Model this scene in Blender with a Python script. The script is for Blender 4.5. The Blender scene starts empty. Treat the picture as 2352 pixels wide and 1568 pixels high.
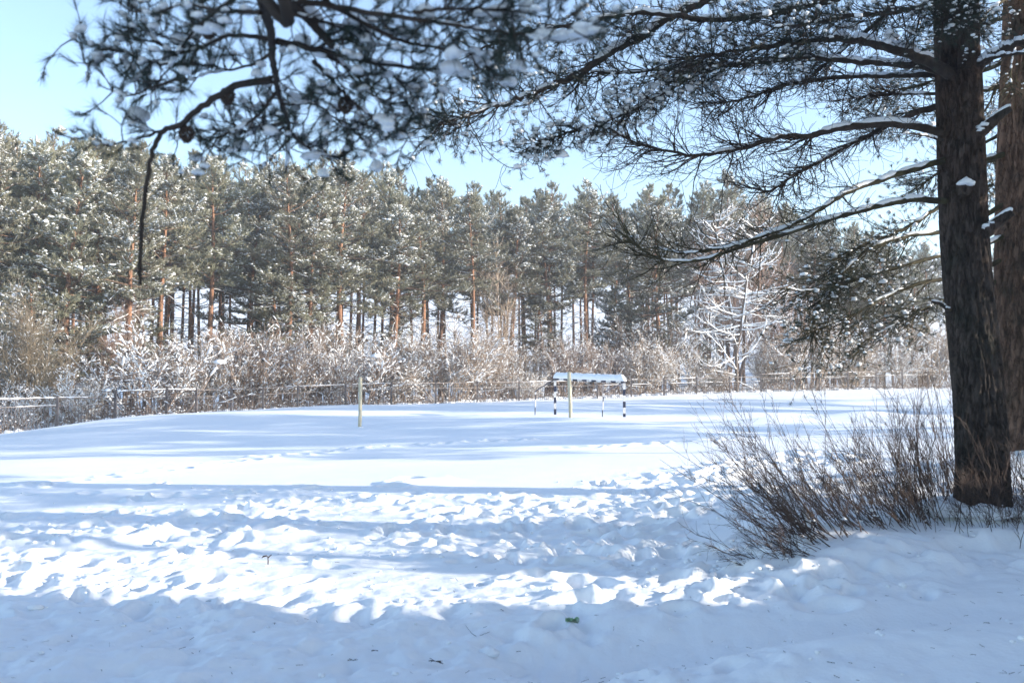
import bpy, math
import numpy as np
from mathutils import Vector

R = math.radians
SC = bpy.context.scene
COL = SC.collection

# ------------------------------------------------------------------ camera, sky, sun, exposure
F = 2352 * 35 / 36.0                       # focal length in units of a 2352 px wide picture
TILT = R(3.0)
CAM = np.array((0.0, 0.0, 1.6))
cam = bpy.data.cameras.new('camera')
cam.lens = 35; cam.sensor_width = 36; cam.clip_start = 0.05; cam.clip_end = 3000
cam.dof.use_dof = True; cam.dof.focus_distance = 22; cam.dof.aperture_fstop = 4.0
cam_o = bpy.data.objects.new('camera', cam); COL.objects.link(cam_o)
cam_o.location = CAM; cam_o.rotation_euler = (R(90) + TILT, 0, 0)
SC.camera = cam_o

SUN_EL, SUN_AZ = R(15), R(10)               # from the right, a little behind the camera
SUN = np.array((math.cos(SUN_EL) * math.cos(SUN_AZ), -math.cos(SUN_EL) * math.sin(SUN_AZ), math.sin(SUN_EL)))
sl = bpy.data.lights.new('sun', 'SUN'); sl.energy = 3.6; sl.angle = R(0.5); sl.color = (1, 0.93, 0.83)
so = bpy.data.objects.new('sun', sl); COL.objects.link(so)
so.rotation_euler = Vector(SUN).to_track_quat('Z', 'Y').to_euler(); so.location = (40, 0, 40)
W = bpy.data.worlds.new('World'); SC.world = W; W.use_nodes = True
wn = W.node_tree.nodes; wn.clear()
sky = wn.new('ShaderNodeTexSky'); sky.sky_type = 'NISHITA'; sky.sun_disc = False
sky.sun_elevation = SUN_EL; sky.sun_rotation = R(90) + SUN_AZ
sky.air_density = 1.0; sky.dust_density = 0.6; sky.ozone_density = 2.0
bg = wn.new('ShaderNodeBackground'); bg.inputs[1].default_value = 0.15
wo = wn.new('ShaderNodeOutputWorld')
hs = wn.new('ShaderNodeHueSaturation'); hs.inputs['Saturation'].default_value = 0.98; hs.inputs['Value'].default_value = 0.95; hs.inputs['Hue'].default_value = 0.503
W.node_tree.links.new(sky.outputs[0], hs.inputs['Color']); W.node_tree.links.new(hs.outputs[0], bg.inputs[0]); W.node_tree.links.new(bg.outputs[0], wo.inputs[0])
SC.view_settings.view_transform = 'Standard'; SC.view_settings.look = 'None'
SC.view_settings.gamma = 1; SC.view_settings.use_curve_mapping = False
SC.view_settings.exposure = 1.56
SC.cycles.max_bounces = 8; SC.cycles.diffuse_bounces = 4; SC.cycles.glossy_bounces = 2

def at(px, py, d):
    """world point seen at (px, py) of the 2352 x 1568 picture, d metres ahead"""
    v = np.array(((px - 1176) / F, 0, 0)) + (784 - py) / F * np.array((0, -math.sin(TILT), math.cos(TILT))) \
        + np.array((0, math.cos(TILT), math.sin(TILT)))
    return CAM + v * (d / v[1])

# ------------------------------------------------------------------ materials
def mat(name, col, rough=0.8, col2=None, scale=8.0, bump=0.0, bump_scale=40.0, stretch=(1, 1, 1), rnd=0.0, spec=0.3, coord='Object'):
    m = bpy.data.materials.new(name); m.use_nodes = True
    nt = m.node_tree; n = nt.nodes; l = nt.links
    b = n['Principled BSDF']; b.inputs['Roughness'].default_value = rough
    b.inputs['Specular IOR Level'].default_value = spec
    b.inputs['Base Color'].default_value = (*col, 1)
    tc = n.new('ShaderNodeTexCoord'); mp = n.new('ShaderNodeMapping'); mp.inputs['Scale'].default_value = stretch
    l.new(tc.outputs[coord], mp.inputs[0])
    last = None
    if col2 is not None:
        nz = n.new('ShaderNodeTexNoise'); nz.inputs['Scale'].default_value = scale; nz.inputs['Detail'].default_value = 6
        l.new(mp.outputs[0], nz.inputs['Vector'])
        cr = n.new('ShaderNodeValToRGB'); cr.color_ramp.elements[0].position = 0.35; cr.color_ramp.elements[1].position = 0.65
        cr.color_ramp.elements[0].color = (*col, 1); cr.color_ramp.elements[1].color = (*col2, 1)
        l.new(nz.outputs[0], cr.inputs[0]); last = cr.outputs[0]
    if rnd and last is not None:
        oi = n.new('ShaderNodeObjectInfo'); hs = n.new('ShaderNodeHueSaturation')
        mr = n.new('ShaderNodeMapRange'); mr.inputs[3].default_value = 1 - rnd; mr.inputs[4].default_value = 1 + rnd
        l.new(oi.outputs['Random'], mr.inputs[0]); l.new(mr.outputs[0], hs.inputs['Value'])
        mr2 = n.new('ShaderNodeMapRange'); mr2.inputs[3].default_value = 0.5 - rnd * 0.05; mr2.inputs[4].default_value = 0.5 + rnd * 0.05
        l.new(oi.outputs['Random'], mr2.inputs[0]); l.new(mr2.outputs[0], hs.inputs['Hue'])
        l.new(last, hs.inputs['Color']); last = hs.outputs[0]
    if last is not None: l.new(last, b.inputs['Base Color'])
    if bump:
        nb = n.new('ShaderNodeTexNoise'); nb.inputs['Scale'].default_value = bump_scale; nb.inputs['Detail'].default_value = 5
        l.new(mp.outputs[0], nb.inputs['Vector'])
        bp = n.new('ShaderNodeBump'); bp.inputs['Strength'].default_value = bump; bp.inputs['Distance'].default_value = 0.02
        l.new(nb.outputs[0], bp.inputs['Height']); l.new(bp.outputs[0], b.inputs['Normal'])
    return m

SNOW = mat('snow', (0.86, 0.88, 0.90), 0.55, (0.89, 0.90, 0.91), 3, bump=0.25, bump_scale=35, spec=0.25)
SNOWC = mat('snow_clump', (0.86, 0.88, 0.90), 0.6, (0.9, 0.91, 0.92), 20, bump=0.2, bump_scale=60, spec=0.2)
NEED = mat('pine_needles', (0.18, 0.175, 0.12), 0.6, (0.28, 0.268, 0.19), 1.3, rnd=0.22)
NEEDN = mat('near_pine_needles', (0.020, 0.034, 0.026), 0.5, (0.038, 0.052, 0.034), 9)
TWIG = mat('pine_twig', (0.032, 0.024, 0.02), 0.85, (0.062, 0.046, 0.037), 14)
MOSS = mat('mossy_twig', (0.035, 0.028, 0.018), 0.85, (0.075, 0.066, 0.034), 10)
SHRUB = mat('shrub_twig', (0.26, 0.20, 0.155), 0.8, (0.40, 0.315, 0.25), 3, rnd=0.2)
SHRUBR = mat('reddish_twig', (0.04, 0.028, 0.024), 0.7, (0.125, 0.078, 0.056), 4)
PALE = mat('pale_bark', (0.36, 0.29, 0.21), 0.85, (0.5, 0.42, 0.32), 8)
PINK = mat('pinkish_twig', (0.30, 0.20, 0.16), 0.85, (0.40, 0.29, 0.23), 2)
LARCHB = mat('larch_bark', (0.10, 0.08, 0.07), 0.9, (0.19, 0.15, 0.12), 10, bump=0.5)
METAL = mat('fence_paint', (0.085, 0.075, 0.078), 0.5, (0.18, 0.15, 0.135), 6, rnd=0.15)
WOOD = mat('weathered_wood', (0.46, 0.40, 0.28), 0.8, (0.60, 0.55, 0.41), 9, bump=0.5, bump_scale=30, stretch=(3, 3, 0.6))
GW = mat('white_paint', (0.72, 0.72, 0.72), 0.6, (0.52, 0.49, 0.46), 14)
GB = mat('navy_paint', (0.022, 0.027, 0.055), 0.5, (0.045, 0.05, 0.08), 12)
GREEN = mat('green_wrapper', (0.08, 0.26, 0.06), 0.4, (0.45, 0.5, 0.42), 30)
CONE = mat('cone', (0.05, 0.035, 0.028), 0.8, (0.09, 0.06, 0.045), 60)

def bark_mat(name, dark, mid, orange=None, z0=0, z1=1, sc=9.0, moss=False):
    m = bpy.data.materials.new(name); m.use_nodes = True
    nt = m.node_tree; n = nt.nodes; l = nt.links
    b = n['Principled BSDF']; b.inputs['Roughness'].default_value = 0.9; b.inputs['Specular IOR Level'].default_value = 0.2
    tc = n.new('ShaderNodeTexCoord'); mp = n.new('ShaderNodeMapping'); mp.inputs['Scale'].default_value = (1, 1, 0.32)
    l.new(tc.outputs['Object'], mp.inputs[0])
    nz = n.new('ShaderNodeTexNoise'); nz.inputs['Scale'].default_value = sc * 1.6; nz.inputs['Detail'].default_value = 8; nz.inputs['Roughness'].default_value = 0.7
    l.new(mp.outputs[0], nz.inputs['Vector'])
    vo = n.new('ShaderNodeTexVoronoi'); vo.feature = 'DISTANCE_TO_EDGE'; vo.inputs['Scale'].default_value = sc * 1.7
    mix = n.new('ShaderNodeMixRGB'); mix.inputs[0].default_value = 0.2
    l.new(mp.outputs[0], mix.inputs[1]); l.new(nz.outputs[1], mix.inputs[2]); l.new(mix.outputs[0], vo.inputs['Vector'])
    cr = n.new('ShaderNodeValToRGB'); e = cr.color_ramp.elements
    e[0].position = 0.3; e[0].color = (*dark, 1); e[1].position = 0.7; e[1].color = (*mid, 1)
    l.new(nz.outputs[0], cr.inputs[0]); col = cr.outputs[0]
    if orange is not None:
        sx = n.new('ShaderNodeSeparateXYZ'); l.new(tc.outputs['Object'], sx.inputs[0])
        mr = n.new('ShaderNodeMapRange'); mr.inputs[1].default_value = z0; mr.inputs[2].default_value = z1
        l.new(sx.outputs[2], mr.inputs[0])
        nz2 = n.new('ShaderNodeTexNoise'); nz2.inputs['Scale'].default_value = 5; l.new(tc.outputs['Object'], nz2.inputs['Vector'])
        ml = n.new('ShaderNodeMath'); ml.operation = 'MULTIPLY'; l.new(mr.outputs[0], ml.inputs[0])
        cr2 = n.new('ShaderNodeValToRGB'); cr2.color_ramp.elements[0].position = 0.3; cr2.color_ramp.elements[1].position = 0.55
        l.new(nz2.outputs[0], cr2.inputs[0]); l.new(cr2.outputs[0], ml.inputs[1])
        mx = n.new('ShaderNodeMixRGB'); l.new(ml.outputs[0], mx.inputs[0]); l.new(col, mx.inputs[1]); mx.inputs[2].default_value = (*orange, 1)
        col = mx.outputs[0]
    if moss:
        nz3 = n.new('ShaderNodeTexNoise'); nz3.inputs['Scale'].default_value = 3.0; nz3.inputs['Detail'].default_value = 6
        l.new(tc.outputs['Object'], nz3.inputs['Vector'])
        cr3 = n.new('ShaderNodeValToRGB'); cr3.color_ramp.elements[0].position = 0.52; cr3.color_ramp.elements[1].position = 0.72
        cr3.color_ramp.elements[1].color = (0.7, 0.7, 0.7, 1)
        l.new(nz3.outputs[0], cr3.inputs[0])
        mx3 = n.new('ShaderNodeMixRGB'); l.new(cr3.outputs[0], mx3.inputs[0]); l.new(col, mx3.inputs[1]); mx3.inputs[2].default_value = (0.028, 0.031, 0.024, 1)
        col = mx3.outputs[0]
    crk = n.new('ShaderNodeValToRGB'); crk.color_ramp.elements[0].color = (.5, .5, .5, 1); crk.color_ramp.elements[1].position = .09
    l.new(vo.outputs[0], crk.inputs[0]); mc = n.new('ShaderNodeMixRGB'); mc.blend_type = 'MULTIPLY'; mc.inputs[0].default_value = 1
    l.new(col, mc.inputs[1]); l.new(crk.outputs[0], mc.inputs[2]); col = mc.outputs[0]
    l.new(col, b.inputs['Base Color'])
    ad = n.new('ShaderNodeMath'); ad.operation = 'ADD'
    cv = n.new('ShaderNodeMath'); cv.operation = 'MINIMUM'; cv.inputs[1].default_value = 0.12
    l.new(vo.outputs[0], cv.inputs[0])
    m4 = n.new('ShaderNodeMath'); m4.operation = 'MULTIPLY'; m4.inputs[1].default_value = 4
    l.new(cv.outputs[0], m4.inputs[0]); l.new(m4.outputs[0], ad.inputs[0]); l.new(nz.outputs[0], ad.inputs[1])
    bp = n.new('ShaderNodeBump'); bp.inputs['Strength'].default_value = 0.8; bp.inputs['Distance'].default_value = 0.02
    l.new(ad.outputs[0], bp.inputs['Height']); l.new(bp.outputs[0], b.inputs['Normal'])
    return m

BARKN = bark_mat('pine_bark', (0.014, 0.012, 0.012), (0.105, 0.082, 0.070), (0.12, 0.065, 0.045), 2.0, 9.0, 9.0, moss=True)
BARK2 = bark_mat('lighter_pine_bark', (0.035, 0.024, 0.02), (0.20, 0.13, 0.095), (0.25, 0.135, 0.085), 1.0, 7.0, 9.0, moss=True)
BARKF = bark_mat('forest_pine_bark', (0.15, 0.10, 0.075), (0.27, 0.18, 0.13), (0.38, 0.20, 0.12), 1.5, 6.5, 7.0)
BRANCHF = mat('pine_branch', (0.13, 0.085, 0.06), 0.85, (0.24, 0.15, 0.10), 3)

# ------------------------------------------------------------------ mesh helpers
def nrm(v):
    return v / np.maximum(np.linalg.norm(v, axis=-1, keepdims=True), 1e-9)

def rvec(r, n):
    return nrm(r.normal(size=(n, 3)))

class MB:
    def __init__(s): s.V = []; s.Q = []; s.n = 0
    def add(s, v, f, mi=0):
        v = np.asarray(v, float).reshape(-1, 3)
        if len(v) == 0: return
        s.V.append(v); s.Q.append((np.asarray(f, int) + s.n, mi)); s.n += len(v)
    def tubes(s, P, Rd, S=4, mi=0, cap=False):
        P = np.asarray(P, float)
        if P.ndim == 2: P = P[None]; Rd = np.asarray(Rd, float)[None]
        if len(P) == 0: return
        N, K, _ = P.shape
        Rd = np.broadcast_to(np.asarray(Rd, float), (N, K))
        T = nrm(np.gradient(P, axis=1))
        m = nrm(P[:, -1] - P[:, 0])
        ref = np.where(np.abs(m[:, 2:3]) > 0.8, np.array((1.0, 0.2, 0)), np.array((0, 0.1, 1.0)))[:, None, :]
        A = nrm(np.cross(T, ref)); B = np.cross(T, A)
        th = np.arange(S) * 2 * np.pi / S
        V = P[:, :, None, :] + Rd[:, :, None, None] * (A[:, :, None, :] * np.cos(th)[None, None, :, None] + B[:, :, None, :] * np.sin(th)[None, None, :, None])
        i = np.arange(N)[:, None, None] * K * S; k = np.arange(K - 1)[None, :, None] * S; a = np.arange(S)[None, None, :]
        a2 = (a + 1) % S
        q = np.stack((i + k + a, i + k + a2, i + k + S + a2, i + k + S + a), -1).reshape(-1, 4)
        s.add(V, q, mi)
        if cap:
            base = s.n - N * K * S
            for j in range(N):
                for kk, rev in ((0, True), (K - 1, False)):
                    idx = base + j * K * S + kk * S + np.arange(S)
                    c = P[j, kk][None]
                    cn = s.n; s.V.append(c); s.n += 1
                    tri = np.stack((idx, np.roll(idx, -1), np.full(S, cn)), -1)
                    s.Q.append((tri[:, ::-1] if rev else tri, mi))
    def needles(s, B, D, L, w, r, mi=0):
        n = len(B)
        if n == 0: return
        L = np.broadcast_to(L, (n,))[:, None]
        side = nrm(np.cross(D, rvec(r, n))) * w * 0.5
        V = np.stack((B - side, B + side, B + D * L), 1)
        s.add(V, np.arange(n * 3).reshape(n, 3), mi)
    def lumps(s, C, S, r, rough=0.25, mi=0, sub=1, flat=0.45):
        n = len(C)
        if n == 0: return
        v, f = ico(sub)
        S = np.asarray(S, float)
        if S.ndim == 1: S = np.repeat(S[:, None], 3, 1) * np.array((1, 1, 0.7))
        k = len(v)
        rad = 1 + rough * r.normal(size=(n, k, 1)) * 0.6
        V = v[None] * rad
        V[:, :, 2] = np.where(V[:, :, 2] < 0, V[:, :, 2] * flat, V[:, :, 2])
        a = r.uniform(0, 2 * np.pi, n); c, sn = np.cos(a)[:, None], np.sin(a)[:, None]
        V = V * S[:, None, :]
        V = np.stack((V[:, :, 0] * c - V[:, :, 1] * sn, V[:, :, 0] * sn + V[:, :, 1] * c, V[:, :, 2]), -1) + C[:, None, :]
        s.add(V, (np.arange(n)[:, None, None] * k + f[None]).reshape(-1, 3), mi)
    def box(s, a, b, mi=0):
        (x0, y0, z0), (x1, y1, z1) = a, b
        v = [(x0, y0, z0), (x1, y0, z0), (x1, y1, z0), (x0, y1, z0), (x0, y0, z1), (x1, y0, z1), (x1, y1, z1), (x0, y1, z1)]
        s.add(v, [(0, 3, 2, 1), (4, 5, 6, 7), (0, 1, 5, 4), (1, 2, 6, 5), (2, 3, 7, 6), (3, 0, 4, 7)], mi)
    def bar(s, p, q, w, h, mi=0):
        """square bar from p to q, w wide and h tall"""
        p = np.asarray(p, float); q = np.asarray(q, float); t = nrm(q - p)
        up = np.array((0, 0, 1.0)) if abs(t[2]) < 0.9 else np.array((0, 1.0, 0))
        a = nrm(np.cross(t, up)) * w / 2; b = nrm(np.cross(a, t)) * h / 2
        v = [p - a - b, p + a - b, p + a + b, p - a + b, q - a - b, q + a - b, q + a + b, q - a + b]
        s.add(v, [(0, 3, 2, 1), (4, 5, 6, 7), (0, 1, 5, 4), (1, 2, 6, 5), (2, 3, 7, 6), (3, 0, 4, 7)], mi)
    def build(s, name, mats, parent=None, smooth=True):
        me = bpy.data.meshes.new(name)
        if not isinstance(mats, (list, tuple)): mats = [mats]
        for m in mats: me.materials.append(m)
        V = np.concatenate(s.V)
        loops = []; sizes = []; mis = []
        for f, mi in s.Q:
            loops.append(f.ravel()); sizes.append(np.full(len(f), f.shape[1])); mis.append(np.full(len(f), mi))
        loops = np.concatenate(loops); sizes = np.concatenate(sizes); mis = np.concatenate(mis)
        me.vertices.add(len(V)); me.vertices.foreach_set('co', V.ravel().astype(np.float32))
        me.loops.add(len(loops)); me.loops.foreach_set('vertex_index', loops.astype(np.int32))
        me.polygons.add(len(sizes))
        me.polygons.foreach_set('loop_start', np.concatenate(([0], np.cumsum(sizes)[:-1])).astype(np.int32))
        me.polygons.foreach_set('material_index', mis.astype(np.int32))
        me.polygons.foreach_set('use_smooth', np.full(len(sizes), smooth))
        me.update(calc_edges=True); me.validate()
        o = bpy.data.objects.new(name, me); COL.objects.link(o)
        if parent is not None: o.parent = parent
        if name in ('snow_clumps', 'snow_lumps', 'snow_cover', 'snow_bits', 'snow_cap') and len(V) > 120: o['kind'] = 'stuff'
        return o

_ico = {}
def ico(sub):
    if sub not in _ico:
        import bmesh
        bm = bmesh.new(); bmesh.ops.create_icosphere(bm, subdivisions=sub, radius=1)
        bm.verts.ensure_lookup_table()
        _ico[sub] = (np.array([v.co[:] for v in bm.verts]), np.array([[v.index for v in f.verts] for f in bm.faces])); bm.free()
    return _ico[sub]

def thing(name, label, cat, loc=(0, 0, 0), rz=0, group=None):
    o = bpy.data.objects.new(name, None); COL.objects.link(o)
    o.empty_display_size = 0.2
    o.location = loc; o.rotation_euler = (0, 0, rz); tag(o, label, cat, group)
    return o
def tag(o, label=None, cat=None, group=None, kind=None):
    if label: o['label'] = label
    if cat: o['category'] = cat
    if group: o['group'] = group
    if kind: o['kind'] = kind
    return o
def dup(root, loc, rz=0, sc=(1, 1, 1), label=None, group=None):
    def cp(o, par):
        c = o.copy(); COL.objects.link(c)
        if par is not None: c.parent = par
        for ch in o.children: cp(ch, c)
        return c
    c = cp(root, None)
    c.location = loc; c.rotation_euler = (0, 0, rz); c.scale = sc
    if label: c['label'] = label
    if group: c['group'] = group
    return c

def grow(r, S, D, L, K=5, wig=0.2, bend=(0, 0, 0)):
    S = np.asarray(S, float); d = nrm(np.asarray(D, float)); n = len(S)
    L = np.broadcast_to(np.asarray(L, float), (n,))[:, None]
    bend = np.asarray(bend, float)
    P = [S]
    for k in range(1, K):
        d = nrm(d + wig * r.normal(size=(n, 3)) + bend / (K - 1))
        P.append(P[-1] + d * L / (K - 1))
    return np.stack(P, 1)
def along(r, P, n, t0=0.2, t1=1.0):
    """n random points on random tubes: point, tangent, tube index, t"""
    N, K, _ = P.shape
    i = r.integers(0, N, n); t = r.uniform(t0, t1, n)
    return (*on(P, i, t), i, t)
def on(P, i, t):
    K = P.shape[1]
    u = t * (K - 1); k = np.minimum(u.astype(int), K - 2); f = (u - k)[:, None]
    a, b = P[i, k], P[i, k + 1]
    return a * (1 - f) + b * f, nrm(b - a)
def taper(n, r0, r1, K):
    r0 = np.broadcast_to(r0, (n,)); r1 = np.broadcast_to(r1, (n,))
    return r0[:, None] + (r1 - r0)[:, None] * np.linspace(0, 1, K)[None] ** 0.8
def smooth_line(pts, n):
    pts = np.asarray(pts, float)
    p = np.vstack((2 * pts[0] - pts[1], pts, 2 * pts[-1] - pts[-2])); out = []
    m = len(pts) - 1
    for u in np.linspace(0, m, n):
        k = min(int(u), m - 1); t = u - k; a, b, c, d = p[k:k + 4]
        out.append(0.5 * (2 * b + (c - a) * t + (2 * a - 5 * b + 4 * c - d) * t * t + (3 * b - a - 3 * c + d) * t ** 3))
    return np.array(out)

# ------------------------------------------------------------------ noise
def _h(ix, iy, seed):
    x = (ix.astype(np.int64) * 374761393 + iy.astype(np.int64) * 668265263 + seed * 974634777) & 0xffffffff
    x = ((x ^ (x >> 13)) * 1274126177) & 0xffffffff
    x = ((x ^ (x >> 16)) * 2246822519) & 0xffffffff
    return ((x ^ (x >> 15)) & 0xffff) / 65535.0
def vnoise(x, y, seed=0):
    x0 = np.floor(x); y0 = np.floor(y); fx = x - x0; fy = y - y0
    fx = fx ** 3 * (fx * (fx * 6 - 15) + 10); fy = fy ** 3 * (fy * (fy * 6 - 15) + 10)
    a = _h(x0, y0, seed); b = _h(x0 + 1, y0, seed); c = _h(x0, y0 + 1, seed); d = _h(x0 + 1, y0 + 1, seed)
    return (a + (b - a) * fx) * (1 - fy) + (c + (d - c) * fx) * fy - 0.5
def fbm(x, y, o=4, seed=0, g=0.5):
    s = 0; a = 1
    for k in range(o):
        ca, sa = math.cos(k * 1.1), math.sin(k * 1.1)
        s = s + a * vnoise((x * ca - y * sa) * 2 ** k + 17 * k, (x * sa + y * ca) * 2 ** k, seed + k); a *= g
    return s
def sstep(a, b, x):
    t = np.clip((x - a) / (b - a), 0, 1); return t * t * (3 - 2 * t)

# ------------------------------------------------------------------ ground
CP = [(1176, 1568, 5.6), (0, 1568, 5.6), (2352, 1560, 5.2), (1176, 1380, 7.6), (0, 1370, 7.7), (1176, 1250, 10.2), (500, 1240, 10.4),
      (1176, 1100, 14.5), (1176, 1030, 20), (1176, 972, 30), (827, 983, 29), (1434, 958, 33), (1275, 947, 34.9), (1310, 962, 32),
      (0, 1230, 10.6), (0, 1100, 15.5), (0, 1035, 23), (250, 1000, 28), (0, 1013, 33), (265, 966, 38), (0, 1003, 41), (132, 986, 42), (383, 955, 47),
      (684, 940, 54), (899, 933, 58), (1192, 920, 64), (1450, 910, 69), (1748, 900, 74), (2130, 892, 82), (2352, 888, 88),
      (1748, 1330, 8.2), (1700, 1250, 10), (1600, 1120, 13.5), (2000, 1060, 16), (1900, 980, 26), (2100, 930, 45), (2352, 930, 42), (1700, 930, 45)]
CPW = [at(*c) for c in CP]
CPW += [np.array(p) for p in [(-12, 5, 0.0), (12, 5, 0.45), (-3, 2, 0), (3, 2, .05), (0, -4, 0), (-10, -4, 0), (12, -4, .3), (-40, 20, -.3), (-60, 60, -.6), (-40, 100, .3),
                              (0, 100, 1.5), (40, 120, 3.2), (70, 100, 3.2), (60, 60, 2.2), (40, 30, 1.6), (25, 15, .9), (-25, 45, -.3), (-10, 65, .8), (15, 85, 1.8)]]
CPW = np.array(CPW)
def _tps(d2):
    return np.where(d2 > 1e-12, 0.5 * d2 * np.log(np.maximum(d2, 1e-12)), 0)
def _fit():
    P = CPW[:, :2] / 30; n = len(P)
    A = _tps(((P[:, None] - P[None]) ** 2).sum(-1)) + np.eye(n) * 0.002
    Q = np.c_[np.ones(n), P]
    M = np.block([[A, Q], [Q.T, np.zeros((3, 3))]])
    return np.linalg.solve(M, np.r_[CPW[:, 2], 0, 0, 0])
TW = _fit()
def base_h(x, y):
    xs = np.clip(x, -62, 72) / 30; ys = np.clip(y, -5, 122) / 30
    z = TW[-3] + TW[-2] * xs + TW[-1] * ys
    for (px, py, _), w in zip(CPW, TW): z = z + w * _tps((xs - px / 30) ** 2 + (ys - py / 30) ** 2)
    return z
TREE1 = at(2258, 1182, 10.0); TREE2 = at(2350, 1112, 12.4)
def gaussian(x, y, cx, cy, sx, sy): return np.exp(-((x - cx) / sx) ** 2 - ((y - cy) / sy) ** 2)
BANK = np.array([at(1500, 1395, 7.2)[:2], at(1750, 1365, 7.5)[:2], at(2060, 1290, 8.0)[:2], at(2352, 1215, 8.7)[:2], (9, 9.5), (30, 11)])
def height(x, y):
    x = np.asarray(x, float); y = np.asarray(y, float)
    z = base_h(x, y)
    z = z + 25 * sstep(116, 205, y)
    # bank under the big pines, its edge towards the path lumpy
    yb = np.interp(x, BANK[:, 0], BANK[:, 1])
    e = y - yb + 0.42 * fbm(x * 1.5, y * 1.5, 4, 5)
    bank = sstep(1.2, 3.2, x) * (sstep(-0.25, 0.55, e)) * (0.22 + 0.06 * sstep(0.3, 2, e)) * (1 - sstep(3.2, 6, e)) + TADJ * gaussian(x, y, TREE1[0], TREE1[1], 1.5, 1.3)
    z = z + bank
    for t, hgt, s in ((TREE1, 0.0, 0.7), (TREE2, 0.26, 1.0)):
        z = z + hgt * gaussian(x, y, t[0], t[1], s, s)
    # unseen snow ridge added at the right to shade the bank
    z = z + (1.35 + .25 * fbm(x * .6, y * .6, 2, 44)) * np.exp(-((x - 7.7 - .25 * np.sin(y)) / 1.15) ** 2) * sstep(2.5, 4.5, y) * (1 - sstep(9.0, 10.4, y))
    # wind drifts on the open field
    fl = sstep(13, 20, y) * (1 - sstep(100, 130, y))
    z = z + fl * (0.15 * fbm(x * 0.10 + 3, y * 0.22, 3, 11) + 0.045 * fbm(x * 0.35, y * 0.9, 3, 31))
    # hollows and swells of the drift at the left fence
    z = z + 0.12 * gaussian(x, y, -13.5, 36.5, 4.5, 2.6) - 0.15 * gaussian(x, y, -10, 31, 3.5, 2.0) + 0.12 * gaussian(x, y, -15, 29, 5, 1.6)
    for px, py, d, hh, s in ((1990, 955, 33, .20, .9), (1760, 978, 27, .16, .9), (1480, 990, 24.5, .16, 1.1), (1850, 985, 26, .10, 1.5), (2060, 965, 31, .12, 1.)):
        c = at(px, py, d); z = z + hh * gaussian(x, y, c[0], c[1], s * 1.6, s * .7)
    # trodden path in front: hollow and soft rib
    c = at(1330, 1490, 6.2); z = z - 0.22 * gaussian(x, y, c[0], c[1], 0.75, 0.42)
    c = at(2050, 1420, 6.7); a = (y - c[1]) - 0.16 * (x - c[0])
    z = z - 0.15 * np.exp(-(a / 0.33) ** 2) * sstep(0.2, 1.4, x) * (1 - sstep(7, 10, x))
    a2 = a + 0.75
    z = z + 0.09 * np.exp(-(a2 / 0.4) ** 2) * sstep(0.4, 1.8, x) * (1 - sstep(7, 10, x))
    return z
TADJ = 0.0
TADJ = float(TREE1[2] - height(TREE1[:1], TREE1[1:2])[0]); print('TADJ', TADJ, 'T2', TREE2[2], float(height(TREE2[:1], TREE2[1:2])[0]))
def gz(x, y): return float(height(np.array([x]), np.array([y]))[0])

def axis(segs):
    out = [segs[0][0]]
    for a, b, s0, s1 in segs:
        p = a
        while p < b - 1e-6:
            s = s0 + (s1 - s0) * (p - a) / (b - a)
            p = min(b, p + s); out.append(p)
    return np.array(out)

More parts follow.
